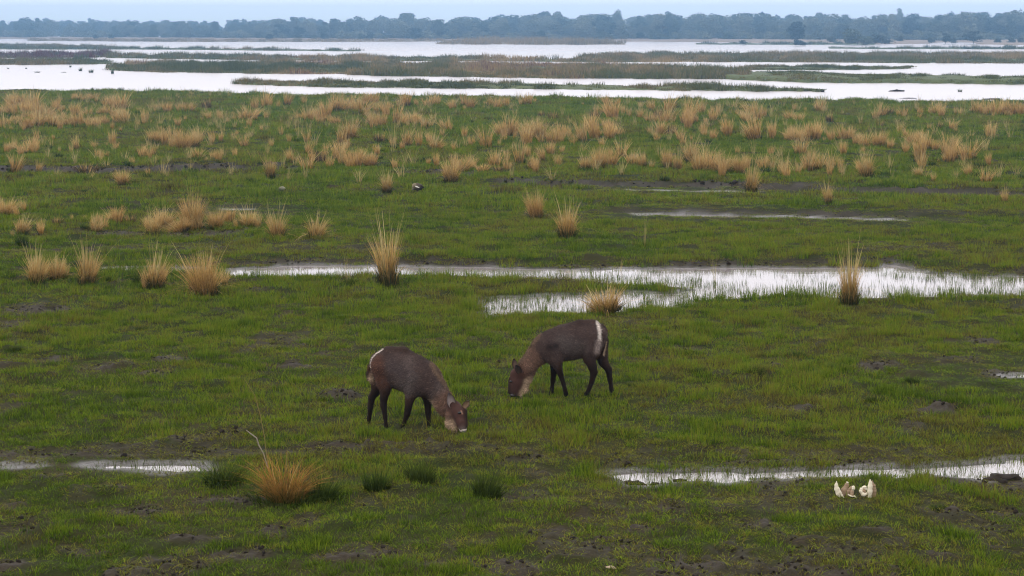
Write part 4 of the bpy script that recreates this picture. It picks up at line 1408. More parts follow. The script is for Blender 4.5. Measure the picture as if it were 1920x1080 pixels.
FAR_LIST = '''22,200,24,24,s 38,198,18,22,o 62,205,28,26,s 8,215,14,20,o 25,218,24,28,o 48,214,20,26,o 70,222,32,30,s 92,218,20,26,s 104,210,14,22,o 8,238,20,22,s
22,240,16,20,s 35,237,14,18,d 52,242,18,24,o 70,239,26,26,s 84,233,20,22,s 98,239,20,22,s 140,188,9,20,o 155,190,13,24,s 175,188,10,22,o 205,192,12,22,o
215,205,20,24,o 228,206,28,24,s 200,203,16,20,s 182,203,12,14,w 165,216,14,20,s 140,217,15,22,o 195,216,17,20,s 212,218,20,22,s 232,233,26,22,s 218,232,22,22,s
244,234,18,12,w 128,237,19,22,s 145,238,21,28,o 160,234,15,18,s 178,238,19,20,s 192,235,15,18,o 110,230,18,20,s 290,205,10,18,s 302,207,20,14,w 315,212,16,20,o
276,232,16,14,w 300,236,26,16,w 256,247,16,14,w 308,272,24,22,o 20,283,14,16,s 45,290,22,26,s 62,286,21,28,o 70,266,20,12,s 82,276,24,14,w 97,278,20,14,w
143,283,24,14,s 206,272,28,14,w 214,285,22,12,w 183,298,18,14,s 233,305,22,16,w 265,300,24,18,s 28,326,30,24,s 185,305,20,22,w
388,205,17,24,d 390,223,12,16,s 403,223,20,14,w 418,223,18,14,w 428,231,20,12,w 455,226,17,16,s 466,228,26,28,s 478,227,17,18,o 497,205,28,20,s 506,222,24,10,w
538,200,22,16,s 555,216,14,16,w 577,229,24,24,s 563,226,11,20,o 603,231,24,26,o 613,222,26,24,o 627,211,28,24,s 636,206,26,20,s 595,233,15,18,s 630,234,15,22,o
327,275,36,22,s 373,267,28,20,s 398,267,21,16,s 458,276,22,18,s 417,256,24,12,w 436,266,17,12,w 500,247,20,14,w 562,264,30,18,w 355,308,24,20,w 370,304,20,24,s 420,301,18,16,w
546,306,24,16,s 575,319,28,28,s 578,291,24,16,s 600,306,22,22,d 634,301,36,26,s 642,310,26,18,s
645,211,20,22,s 660,199,20,22,s 680,216,28,28,s 687,196,15,20,o 702,196,17,22,o 720,211,22,18,s 762,201,20,24,o 805,201,17,24,s 818,199,19,22,s 847,203,14,16,s
870,201,22,14,s 882,203,16,24,o 921,201,16,20,s 933,203,20,20,s 640,272,30,22,s 700,236,21,24,s 716,239,24,22,o 742,234,36,18,s 756,235,16,18,o 771,233,20,20,s 782,236,18,18,o
799,241,18,18,s 815,236,22,20,w 840,246,19,20,s 739,282,40,16,w 785,277,30,18,s 912,279,36,32,s 940,256,24,22,o 951,256,32,24,s 872,276,20,18,w 675,306,22,22,s 760,308,20,20,w
866,321,26,28,s 882,316,26,26,s 930,314,32,20,s 936,327,14,22,d 905,326,12,30,o
964,256,26,22,o 990,198,15,26,o 1015,219,12,14,d 985,266,26,28,s 1013,263,32,26,s 974,308,36,24,s 1042,273,36,22,s 1054,266,26,20,o 1063,263,26,12,w 1095,271,38,22,s 1106,246,26,28,o
1117,262,30,30,o 1142,263,22,24,o 1154,259,18,18,s 1137,197,14,20,o 1148,223,28,30,o 1137,213,18,22,s 1116,223,18,20,d 1179,221,28,14,w 1200,206,20,14,w 1216,230,17,18,s
1233,221,20,18,d 1255,211,26,22,s 1256,233,28,22,s 1241,253,26,28,s 1259,253,22,20,d 1223,257,22,20,w 1277,267,22,22,s 1018,304,28,18,s 998,323,26,18,s 1166,296,30,22,s 1185,312,24,30,s
1147,312,24,26,o 1090,286,20,16,w
1287,231,36,30,o 1296,233,24,24,o 1315,215,24,18,s 1336,227,18,24,o 1327,241,15,18,d 1353,216,26,12,w 1375,206,18,22,w 1398,229,18,24,s 1421,227,32,22,s 1409,217,24,24,s
1480,226,18,20,s 1497,231,17,24,s 1495,209,16,18,w 1536,211,22,22,s 1364,259,30,26,o 1391,259,17,22,w 1415,263,34,36,o 1441,263,32,16,w 1477,264,22,16,w 1512,263,22,30,o 1530,263,20,26,o
1547,254,28,12,w 1580,263,26,26,s 1592,263,20,24,o 1313,249,18,14,w 1332,330,34,34,o 1447,328,40,20,w 1466,333,40,22,w 1495,327,26,24,w 1516,323,28,24,s 1533,318,28,22,s 1557,317,32,26,s
1500,290,28,26,s 1462,297,26,18,w 1575,285,26,24,w 1430,320,26,22,s
1652,219,22,18,s 1666,217,15,22,d 1695,220,20,16,s 1750,216,18,26,s 1763,217,22,20,s 1805,218,16,18,w 1831,213,20,24,o 1846,215,20,26,o 1866,217,22,28,o 1881,215,21,24,o 1901,215,19,24,o 1916,216,18,22,o
1650,240,14,16,d 1689,253,26,18,w 1760,243,15,16,d 1785,244,18,18,s 1860,266,36,16,w 1606,271,20,22,o 1622,276,22,24,s 1736,282,28,22,s 1725,306,42,34,o 1776,294,36,26,s 1782,306,24,28,o
1808,282,26,18,w 1815,302,32,36,s 1790,300,20,24,o 1848,347,24,22,s'''
ORD = ['', 'first', 'second', 'third', 'fourth', 'fifth', 'sixth', 'seventh', 'eighth', 'ninth', 'tenth', 'eleventh', 'twelfth', 'thirteenth', 'fourteenth', 'fifteenth',
       'sixteenth', 'seventeenth', 'eighteenth', 'nineteenth', 'twentieth', 'twenty-first', 'twenty-second', 'twenty-third', 'twenty-fourth', 'twenty-fifth', 'twenty-sixth',
       'twenty-seventh', 'twenty-eighth', 'twenty-ninth', 'thirtieth', 'thirty-first', 'thirty-second', 'thirty-third', 'thirty-fourth', 'thirty-fifth']
items = []
for s in FAR_LIST.split():
    q = s.split(',')
    items.append((*map(float, q[:4]), q[4]))
BANDS = ((0, 207, 'in the row nearest the river'), (207, 222, 'in the second row below the river'), (222, 237, 'in the third row below the river'),
         (237, 258, 'in the fourth row below the river'), (258, 275, 'in the fifth row below the river'), (275, 300, 'in the sixth row below the river'),
         (300, 400, 'in the last far row above the open green'))
WORD = {'s': 'straw tuft', 'o': 'dense orange tuft', 'w': 'thin wispy tuft', 'd': 'dark brown tuft', 'g': 'green tuft'}
for lo, hi, where in BANDS:
    for kd in 'sowd':
        row = sorted(q for q in items if lo <= q[1] < hi and q[4] == kd)
        for i, q in enumerate(row):
            j = len(row) - i
            side = (ORD[i + 1], 'from the left') if i + 1 <= j else (ORD[j], 'from the right')
            tuft(q[0], q[1], q[2], q[3], kd, f'{side[0]} {WORD[kd]} {side[1]} {where}', 'straw tufts on the far meadow')

sat = bpy.data.collections.new('straw_growth')
for v in range(5):
    for kd in 'so':
        sat.objects.link(bpy.data.objects.new('straw_growth_clump', FAR_T[kd, v]))
rs = np.random.default_rng(515)
SX, SY, SS = [], [], []
for q in items:
    if q[4] in 'sow':
        for _ in range(5 if q[0] < 125 and q[1] < 245 else 2):
            k = px_per_m(q[1])
            qx, qy = at(q[0], q[1])
            SX.append(qx + rs.normal(0, 0.9))
            SY.append(qy + rs.normal(0.4, 2.6))
            SS.append(max(q[2], 12) / k * rs.uniform(0.45, 1.0))
for cx_, cy_, h_, n_ in ((350, 428, 40, 7), (290, 432, 34, 5), (200, 425, 30, 5), (420, 424, 32, 4), (465, 426, 30, 2), (20, 405, 34, 5), (50, 436, 30, 4), (90, 526, 46, 4), (160, 532, 40, 3), (280, 538, 44, 4), (380, 548, 44, 3), (110, 420, 20, 3)):
    for _ in range(n_):
        qx, qy = at(cx_, cy_)
        SX.append(qx + rs.normal(0, 22) / px_per_m(cy_))
        SY.append(qy + rs.normal(0.3, 0.7))
        SS.append(h_ / px_per_m(cy_) * rs.uniform(0.5, 1.0))
SX, SY, SS = np.array(SX), np.array(SY), np.array(SS)
keep = SY < edge_depth(SX / SY) - 0.5
SX, SY, SS = SX[keep], SY[keep], SS[keep]
z, _, _ = surface(SX, SY)
ro = np.zeros((len(SX), 3))
ro[:, 2] = rs.uniform(0, 6.28, len(SX))
sw = SS * rs.uniform(0.6, 1.0, len(SX))
scatter('straw_growth', np.stack([SX, SY, z - 0.02], 1), ro, np.stack([sw, sw, SS * 1.15], 1), rs.integers(0, 10, len(SX)), rs.uniform(0, 1, len(SX)), sat,
        'loose straw grass between the tufts of the far meadow')

# dark green hummocks of the nearer grass
for k, (px, py, h, w, lab) in enumerate([
    (882, 724, 13, 60, 'dark green hummock just behind the head of the left antelope'), (1712, 726, 12, 50, 'right one of two dark hummocks toward the right edge'),
    (1640, 754, 14, 40, 'dark hummock below and left of its neighbour toward the right edge'), (1410, 708, 12, 62, 'wide dark hummock right of the right antelope'),
    (1575, 690, 11, 60, 'long dark hummock in the right middle grass'), (1500, 667, 10, 40, 'upper dark hummock of a loose trio right of the right antelope'),
    (1532, 682, 10, 36, 'middle dark hummock of a loose trio right of the right antelope'), (1185, 724, 9, 34, 'small dark hummock at the hind feet of the right antelope'),
    (1308, 702, 12, 50, 'dark hummock between the right antelope and the wide dark one'), (1880, 653, 10, 34, 'dark hummock high by the right edge'),
    (528, 654, 10, 36, 'dark hummock left of the left antelope, upper'), (25, 660, 11, 44, 'dark hummock by the left edge in the middle grass'),
    (615, 752, 12, 48, 'dark muddy hummock behind the left antelope'), (268, 616, 9, 40, 'small dark hummock under the golden tussock row'),
    (1585, 636, 8, 26, 'small dark hummock under the right channel tussock'), (1290, 665, 9, 44, 'brown hummock upper right of the right antelope'),
    (160, 432, 10, 30, 'low dark tuft on the mud at left'), (190, 368, 7, 24, 'first of three small dark tufts under the mud bank'), (158, 364, 8, 16, 'second of three small dark tufts under the mud bank'),
    (38, 362, 6, 16, 'third small dark tuft under the mud bank, near the left edge'), (1845, 950, 12, 60, 'dark green hummock in the lower right grass'), (1755, 958, 12, 50, 'dark hummock with mud left of its lower right neighbour'),
]):
    tuft(px, py, h * 1.35, w * 1.1, 'g', lab, 'dark green hummocks in the grass', near=True)

for k, (px, py, h, w, lab) in enumerate([
    (1455, 188, 14, 14, 'bushy dark plant on the river bank, biggest on its edge'), (1590, 190, 9, 9, 'small dark plant on the river bank right of the biggest'),
    (173, 173, 6, 6, 'small dark plant on the left river bank, left of two'), (227, 174, 7, 10, 'small dark plant on the left river bank, right of two'),
    (472, 178, 6, 5, 'tiny dark plant on the river bank left of the middle'), (1036, 185, 6, 10, 'low dark plant on the river bank right of the middle'),
    (1115, 186, 6, 12, 'low dark plant on the river bank beside a thin stalk'), (690, 181, 7, 26, 'brownish low growth on the river bank left of the middle'),
    (1285, 190, 10, 14, 'left of two dark plants on the right river bank'), (1307, 190, 9, 12, 'right of two dark plants on the right river bank'),
    (1705, 191, 9, 12, 'dark plant on the bank before a mud bar at right'), (1240, 189, 4, 6, 'tiny dark plant on the bank right of the low one')]):
    tuft(px, py, h, w, 'g', lab, 'dark plants on the river bank')

# uncountable small growth: dark little sedge dots and wisps of the far meadow
dots = [FAR_T['g', k] for k in range(3)]
wis = [FAR_T['w', k] for k in range(5)]
dc = bpy.data.collections.new('small_growth')
for me in dots + wis:
    dc.objects.link(bpy.data.objects.new('small_growth_clump', me))
x, y = frustum_points(rng, 72, 172, 0.24)
f = fbm(x * 0.08, y * 0.05, 203, 3)
keep = (rng.uniform(0, 1, len(x)) < 0.35 + 0.9 * sstep(0.42, 0.62, f)) & (y < edge_depth(x / y) - 1)
x, y = x[keep], y[keep]
z, _ = height(x, y)
pick = np.where(rng.uniform(0, 1, len(x)) < 0.62, rng.integers(0, 3, len(x)), rng.integers(3, 8, len(x)))
s = np.where(pick < 3, rng.uniform(0.22, 0.48, len(x)), rng.uniform(0.4, 0.8, len(x)))
hh = np.where(pick < 3, s * 0.75, rng.uniform(0.4, 0.95, len(x)))
ro = np.zeros((len(x), 3))
ro[:, 2] = rng.uniform(0, 6.28, len(x))
scatter('small_growth', np.stack([x, y, z - 0.01], 1), ro, np.stack([s, s, hh], 1), pick, rng.uniform(0, 1, len(x)), dc,
        'small dark sedge dots and thin wisps scattered over the far meadow')
print('dots', len(x))


# ------------------------------------------------------------------ animals: one continuous skin from blended limbs
def surface_nets(Fv, org, h):
    inside = Fv < 0
    nx, ny, nz = Fv.shape
    corners = [(i, j, k) for i in (0, 1) for j in (0, 1) for k in (0, 1)]
    sl = lambda i, j, k: (slice(i, nx - 1 + i), slice(j, ny - 1 + j), slice(k, nz - 1 + k))
    cnt = sum(inside[sl(*c)].astype(np.int8) for c in corners)
    act = (cnt > 0) & (cnt < 8)
    A = np.argwhere(act)
    vid = -np.ones(act.shape, np.int64)
    vid[act] = np.arange(len(A))
    acc = np.zeros((len(A), 3))
    num = np.zeros(len(A))
    for c in corners:
        for ax in range(3):
            if c[ax] == 1:
                continue
            c2 = list(c)
            c2[ax] = 1
            f0 = Fv[A[:, 0] + c[0], A[:, 1] + c[1], A[:, 2] + c[2]]
            f1 = Fv[A[:, 0] + c2[0], A[:, 1] + c2[1], A[:, 2] + c2[2]]
            s = (f0 < 0) != (f1 < 0)
            t = f0 / np.where(s, f0 - f1, 1)
            p = np.tile(np.array(c, float), (len(A), 1))
            p[:, ax] += t
            acc[s] += p[s]
            num[s] += 1
    V = (A + acc / num[:, None]) * h + org
    quads = []
    for ax in range(3):
        o1, o2 = [(1, 2), (2, 0), (0, 1)][ax]
        a = inside
        s0 = [slice(None)] * 3
        s1 = [slice(None)] * 3
        s0[ax], s1[ax] = slice(0, -1), slice(1, None)
        diff = a[tuple(s0)] != a[tuple(s1)]
        E = np.argwhere(diff)
        E = E[(E[:, o1] > 0) & (E[:, o2] > 0) & (E[:, o1] < Fv.shape[o1] - 1) & (E[:, o2] < Fv.shape[o2] - 1)]
        e1 = np.zeros(3, int)
        e2 = np.zeros(3, int)
        e1[o1], e2[o2] = 1, 1
        g = lambda P: vid[P[:, 0], P[:, 1], P[:, 2]]
        q = np.stack([g(E), g(E - e1), g(E - e1 - e2), g(E - e2)], 1)
        fl = inside[E[:, 0], E[:, 1], E[:, 2]]
        q[~fl] = q[~fl][:, ::-1]
        quads.append(q)
    Q = np.concatenate(quads)
    return V, Q[(Q >= 0).all(1)]


HAIR = {}


class Body:
    """tapered limbs blended into one skin; every limb carries its coat colour"""
    def __init__(self, nrm):
        self.P = []
        self.n = np.asarray(nrm, float)

    def limb(self, pts, radii, col, blend=0.03, flat=1.0):
        pts = [np.asarray(p, float) for p in pts]
        cols = col if isinstance(col, list) else [col] * len(pts)
        for i in range(len(pts) - 1):
            self.P.append((pts[i], pts[i + 1], radii[i], radii[i + 1], np.array(cols[i]), np.array(cols[i + 1]), blend, flat))

    def dist(self, Q, p):
        a, b, r0, r1, c0, c1, bl, fl = p
        ab = b - a
        t = np.clip(((Q - a) @ ab) / (ab @ ab + 1e-12), 0, 1)
        v = Q - a - t[..., None] * ab
        if fl != 1.0:
            v = v + self.n * ((v @ self.n) * (1 / fl - 1))[..., None]
        return np.sqrt((v * v).sum(-1)) - (r0 + (r1 - r0) * t), t

    def skin(self, h=0.012):
        allp = np.array([q for p in self.P for q in (p[0], p[1])])
        rm = max(max(p[2], p[3]) for p in self.P)
        lo, hi = allp.min(0) - rm - 0.05, allp.max(0) + rm + 0.05
        n = np.ceil((hi - lo) / h).astype(int)
        g = np.stack(np.meshgrid(*[lo[k] + h * np.arange(n[k]) for k in range(3)], indexing='ij'), -1)
        Fv = None
        for p in self.P:
            m = np.maximum(p[0], p[1]) + max(p[2], p[3]) + 0.12
            l = np.minimum(p[0], p[1]) - max(p[2], p[3]) - 0.12
            i0 = np.clip(((l - lo) / h).astype(int), 0, n)
            i1 = np.clip(((m - lo) / h).astype(int) + 1, 0, n)
            s = tuple(slice(i0[k], i1[k]) for k in range(3))
            if Fv is None:
                Fv = np.full(tuple(n), 0.5)
            d, _ = self.dist(g[s], p)
            k = p[6]
            f = Fv[s]
            hh = np.clip(0.5 + 0.5 * (f - d) / k, 0, 1)
            Fv[s] = f * (1 - hh) + d * hh - k * hh * (1 - hh)
        V, Q = surface_nets(Fv, lo, h)
        return V, Q

    def colours(self, V):
        num = np.zeros((len(V), 3))
        den = np.zeros(len(V))
        for p in self.P:
            d, t = self.dist(V, p)
            w = np.exp(-np.clip(d, -0.02, 1) * 70)
            num += w[:, None] * (p[4] * (1 - t[:, None]) + p[5] * t[:, None])
            den += w
        return num / den[:, None]

    def hair(self, V):
        num = np.zeros(len(V))
        den = np.zeros(len(V))
        for p in self.P:
            d, t = self.dist(V, p)
            w = np.exp(-np.clip(d, -0.02, 1) * 70)
            num += w * (HAIR.get(tuple(p[4]), 0.01) * (1 - t) + HAIR.get(tuple(p[5]), 0.01) * t)
            den += w
        return num / den


def vertex_normals(V, Q):
    n = np.cross(V[Q[:, 2]] - V[Q[:, 0]], V[Q[:, 3]] - V[Q[:, 1]])
    vn = np.zeros_like(V)
    for k in range(4):
        np.add.at(vn, Q[:, k], n)
    return vn / (np.linalg.norm(vn, axis=1)[:, None] + 1e-12)


def fur(V, VN, C, flow, n, seed, length):
    """short hairs lying along the coat; length per vertex"""
    r = np.random.default_rng(seed)
    k = r.integers(0, len(V), n)
    k = k[r.uniform(0, 1, n) < np.clip(length[k] / 0.026, 0.15, 1)]
    n = len(k)
    p, nn = V[k], VN[k]
    f = flow[k] + r.normal(0, 0.30, (n, 3))
    f = f - nn * (f * nn).sum(1)[:, None]
    f /= np.linalg.norm(f, axis=1)[:, None] + 1e-9
    L = (length[k] * r.uniform(0.6, 1.7, n))[:, None]
    d = f * 0.9 + nn * r.uniform(0.15, 0.65, (n, 1))
    s = np.cross(d, nn)
    s /= np.linalg.norm(s, axis=1)[:, None] + 1e-9
    wd = 0.0036
    VV = np.stack([p - s * wd - nn * 0.003, p + s * wd - nn * 0.003, p + d * L], 1).reshape(-1, 3)
    cc = C[k] * np.exp(r.normal(0.08, 0.36, (n, 1)))
    return VV, np.arange(3 * n).reshape(-1, 3), np.repeat(cc, 3, 0)


def ear_mesh(base, tip, nrm, width, col_rim, col_in):
    """cupped leaf-shaped ear with thickness"""
    base, tip, nrm = map(lambda a: np.asarray(a, float), (base, tip, nrm))
    ax = tip - base
    L = np.linalg.norm(ax)
    ax /= L
    side = np.cross(ax, nrm)
    side /= np.linalg.norm(side)
    up = np.cross(side, ax)
    V, C = [], []
    ns, nw = 8, 7
    for thick in (0, -0.007):
        for i in range(ns + 1):
            t = i / ns
            w = width * 0.5 * (math.sin(math.pi * min(t * 0.80 + 0.16, 1.0)) ** 0.75)
            for j in range(nw):
                u = j / (nw - 1) * 2 - 1
                V.append(base + ax * L * t + side * w * u + up * (width * 0.38 * u * u + thick - 0.012 * t))
                edge = max(abs(u) ** 3, t ** 4)
                c = np.array(col_in) * (1 - edge) + np.array(col_rim) * edge
                C.append(c if thick == 0 else np.array(col_rim) * 1.6)
    F = []
    m = (ns + 1) * nw
    for i in range(ns):
        for j in range(nw - 1):
            a = i * nw + j
            F.append((a, a + 1, a + nw + 1, a + nw))
            F.append((m + a, m + a + nw, m + a + nw + 1, m + a + 1))
    for i in range(ns):
        for j in (0, nw - 1):
            a = i * nw + j
            F.append((a, a + nw, m + a + nw, m + a))
    for j in range(nw - 1):
        a = ns * nw + j
        F.append((a, a + 1, m + a + 1, m + a))
    return np.array(V), np.array(F), np.array(C)


def ball(c, r, n=8, squash=(1, 1, 1)):
    V, F = [], []
    for i in range(n + 1):
        th = math.pi * i / n
        for j in range(n * 2):
            ph = math.pi * j / n
            V.append((c[0] + r * squash[0] * math.sin(th) * math.cos(ph), c[1] + r * squash[1] * math.sin(th) * math.sin(ph), c[2] + r * squash[2] * math.cos(th)))
    m = 2 * n
    for i in range(n):
        for j in range(m):
            F.append((i * m + j, (i + 1) * m + j, (i + 1) * m + (j + 1) % m, i * m + (j + 1) % m))
    return np.array(V), np.array(F)


GREY = (0.054, 0.036, 0.031)
LGREY = (0.080, 0.060, 0.053)
DARKB = (0.034, 0.020, 0.015)
RED = (0.064, 0.032, 0.022)
NECK = (0.125, 0.074, 0.052)
PALE = (0.30, 0.215, 0.14)
LEG = (0.0125, 0.0075, 0.0056)
HOOF = (0.004, 0.0035, 0.003)
FACE = (0.048, 0.024, 0.019)
WHITE = (0.48, 0.42, 0.37)
HAIR.update({GREY: 0.026, LGREY: 0.026, DARKB: 0.020, RED: 0.022, NECK: 0.036, PALE: 0.036, LEG: 0.006, HOOF: 0.003, FACE: 0.006})
M_EYE = mat_plain('eye', (0.006, 0.005, 0.005), 0.15, 0.1, 30, 0.5)
M_NOSE = mat_plain('nose_skin', (0.012, 0.010, 0.010), 0.35, 0.3, 60, 0.5)


def build_antelope(crop, scale, depth0, tan_th, sgn, parts, paint, ears, eyes, nose, muzzle_white, label, xref, seed):
    """points are measured on the photograph and set at their own depth along the animal's axis"""
    mpp = 1.0 / (scale * FPX / depth0)                       # metres per crop pixel

    def P(X, Y, lat=0.0, toward=0.0):
        d = depth0 - tan_th * (X - xref) * mpp + lat - toward
        return at_depth(crop[0] + X / scale, crop[1] + Y / scale, d)
    th = math.atan(tan_th)
    nrm = np.array([math.sin(th), math.cos(th), 0.0])        # across the body
    B = Body(nrm)
    for pt in parts:
        pts, rad, col = pt[0], pt[1], pt[2]
        bl = pt[3] if len(pt) > 3 else 0.03
        fl = pt[4] if len(pt) > 4 else 1.0
        B.limb([P(*p) for p in pts], [q * mpp for q in rad], col, bl, fl)
    V, Q = B.skin(0.0115)
    C = B.colours(V)
    n = np.array([fbm(V[:, 0] * 9 + V[:, 1] * 5, V[:, 2] * 9, seed, 3)])[0]
    C = C * (0.72 + 0.56 * n)[:, None]
    for pts, wdt, col, soft in paint:
        L3 = np.array([P(*p) for p in pts])
        d = np.full(len(V), 9.0)
        for i in range(len(L3) - 1):
            a, b_ = L3[i], L3[i + 1]
            t = np.clip(((V - a) @ (b_ - a)) / ((b_ - a) @ (b_ - a)), 0, 1)
            d = np.minimum(d, np.linalg.norm((lambda q: q - (q @ nrm)[:, None] * nrm)(V - a - t[:, None] * (b_ - a)), axis=1))
        k = sstep(wdt * mpp * (1 + soft), wdt * mpp * (1 - soft), d)[:, None]
        C = C * (1 - k) + np.array(col) * k
    root = P(xref, 0)
    root = np.array([root[0], depth0, ground_z(root[0], depth0)])
    e = obj('antelope', None, loc=tuple(root))
    obj('body', mesh_np('body', V - root, Q, smooth=True, colors=C), M_COAT, e)
    VN = vertex_normals(V, Q)
    flow = np.tile(np.array([-0.8 * sgn, 0, -0.5]), (len(V), 1))
    ln = B.hair(V)
    fv, ff, fc = fur(V, VN, C, flow, 46000, seed, ln)
    obj('fur', mesh_np('fur', fv - root, ff, colors=fc), M_COAT, e)
    for b0, t0, w, rim, inn, tw0, tw1, facing in ears:
        ev, ef, ec = ear_mesh(P(*b0, 0, tw0), P(*t0, 0, tw1), facing, w * mpp, rim, inn)
        obj('ear', mesh_np('ear', ev - root, ef, smooth=True, colors=ec), M_COAT, e)
    for (ex, ey, er, tw) in eyes:
        v, f = ball(P(ex, ey, 0, tw) - root, er * mpp, 6, (1, 0.6, 0.8))
        obj('eye', mesh_np('eye', v, f, smooth=True), M_EYE, e)
    for (ex, ey, er, tw) in nose:
        v, f = ball(P(ex, ey, 0, tw) - root, er * mpp, 6, (1.1, 0.8, 0.75))
        obj('nose', mesh_np('nose', v, f, smooth=True), M_NOSE, e)
    tag(e, label, 'antelope', 'antelopes grazing on the meadow')
    return e


# left animal: heads right and a little towards the viewer
_, dl = at(775, 806)
NR, FR = -0.10, 0.10
build_antelope((660, 620), 4.907, float(dl), 0.42, 1, [
    ([(272, 300), (345, 305), (430, 350), (520, 392), (610, 430), (690, 470)], [112, 142, 180, 177, 168, 148], [GREY, GREY, GREY, LGREY, GREY, GREY], 0.05, 0.72),
    ([(330, 185), (470, 200), (600, 275), (720, 335)], [42, 50, 45, 45], [DARKB, DARKB, GREY, GREY], 0.05),
    ([(275, 330, NR), (300, 470, NR), (305, 560, NR)], [105, 78, 50], [RED, RED, DARKB], 0.05, 0.75),
    ([(305, 545, NR), (293, 620, NR), (290, 690, NR), (303, 790, NR), (312, 868, NR), (320, 900, NR), (326, 918, NR)], [50, 37, 30, 20, 17, 20, 19], [DARKB, LEG, LEG, LEG, LEG, HOOF, HOOF], 0.02),
    ([(255, 380, FR), (240, 490, FR), (215, 565, FR)], [90, 66, 45], [DARKB, DARKB, LEG], 0.04, 0.75),
    ([(222, 555, FR), (183, 612, FR), (170, 700, FR), (158, 800, FR), (150, 855, FR), (146, 888, FR), (152, 900, FR)], [43, 34, 26, 20, 19, 23, 20], [LEG, LEG, LEG, LEG, LEG, HOOF, HOOF], 0.02),
    ([(590, 440, NR), (560, 530, NR), (535, 620, NR)], [105, 78, 46], [LGREY, GREY, DARKB], 0.05, 0.6),
    ([(535, 615, NR), (517, 710, NR), (508, 765, NR), (480, 850, NR), (470, 890, NR), (464, 918, NR)], [45, 32, 29, 18, 21, 18], [DARKB, LEG, LEG, LEG, HOOF, HOOF], 0.02),
    ([(690, 500, FR), (695, 590, FR), (697, 660, FR)], [85, 60, 38], [DARKB, DARKB, LEG], 0.04, 0.6),
    ([(697, 655, FR), (700, 750, FR), (705, 840, FR), (708, 900, FR), (713, 935, FR)], [38, 28, 18, 22, 20], [LEG, LEG, LEG, HOOF, HOOF], 0.02),
    ([(705, 440), (775, 535), (840, 625), (900, 700)], [128, 96, 78, 68], [GREY, LGREY, NECK, NECK], 0.07, 0.68),
    ([(780, 610), (835, 690), (860, 740)], [62, 60, 50], [PALE, NECK, NECK], 0.05, 0.6),
    ([(940, 705, 0, 0.05), (985, 760, 0, 0.10)], [66, 66], [FACE, FACE], 0.04, 0.85),
    ([(980, 760, 0, 0.10), (1008, 850, 0, 0.15), (1022, 905, 0, 0.17)], [63, 46, 32], [FACE, FACE, FACE], 0.03, 0.9),
    ([(1020, 900, 0, 0.17), (1026, 928, 0, 0.18)], [34, 27], [(0.10, 0.08, 0.07), HOOF], 0.02),
    ([(925, 790, 0, 0.08), (915, 850, 0, 0.10), (950, 905, 0, 0.12)], [62, 48, 30], [NECK, PALE, PALE], 0.04, 0.8),
    ([(1035, 740, 0, 0.10), (1046, 870, 0, 0.16)], [24, 20], [LEG, LEG], 0.02),
    ([(200, 268), (165, 325), (146, 395), (146, 455)], [20, 15, 15, 12], [DARKB, RED, DARKB, LEG], 0.012),
    ([(190, 380), (185, 440), (195, 480)], [24, 28, 14], [NECK, PALE, NECK], 0.03, 0.6),
], [
    ([(302, 166), (245, 203), (208, 250), (196, 300), (203, 360), (222, 430), (240, 490)], 6, WHITE, 0.5),
    ([(1003, 738, 0, 0.17), (1014, 765, 0, 0.17)], 5, (0.22, 0.13, 0.09), 0.6),
    ([(982, 905, 0, 0.2), (1002, 922, 0, 0.21), (1020, 914, 0, 0.21), (1044, 912, 0, 0.2)], 6, WHITE, 0.6),
    ([(745, 300), (850, 470), (930, 590)], 12, (0.13, 0.085, 0.055), 1.0), ([(585, 420), (560, 520)], 55, (0.080, 0.064, 0.058), 1.0), ([(430, 300), (520, 370)], 70, (0.058, 0.043, 0.040), 1.0),  # neck crest, then lit shoulder and flank painted in as muscle relief
], [
    ((918, 700), (888, 575), 86, (0.03, 0.022, 0.02), (0.30, 0.24, 0.22), 0.10, 0.16, (0.25, -1, 0.25)),
    ((1022, 705), (1078, 640), 60, (0.03, 0.022, 0.02), (0.26, 0.17, 0.10), 0.06, 0.06, (0.3, -1, 0.2)),
], [(990, 757, 19, 0.18)], [(1030, 936, 24, 0.20)], None,
    'dark brown antelope facing right, nose down in the grass, nearer of the two', 460, 17)

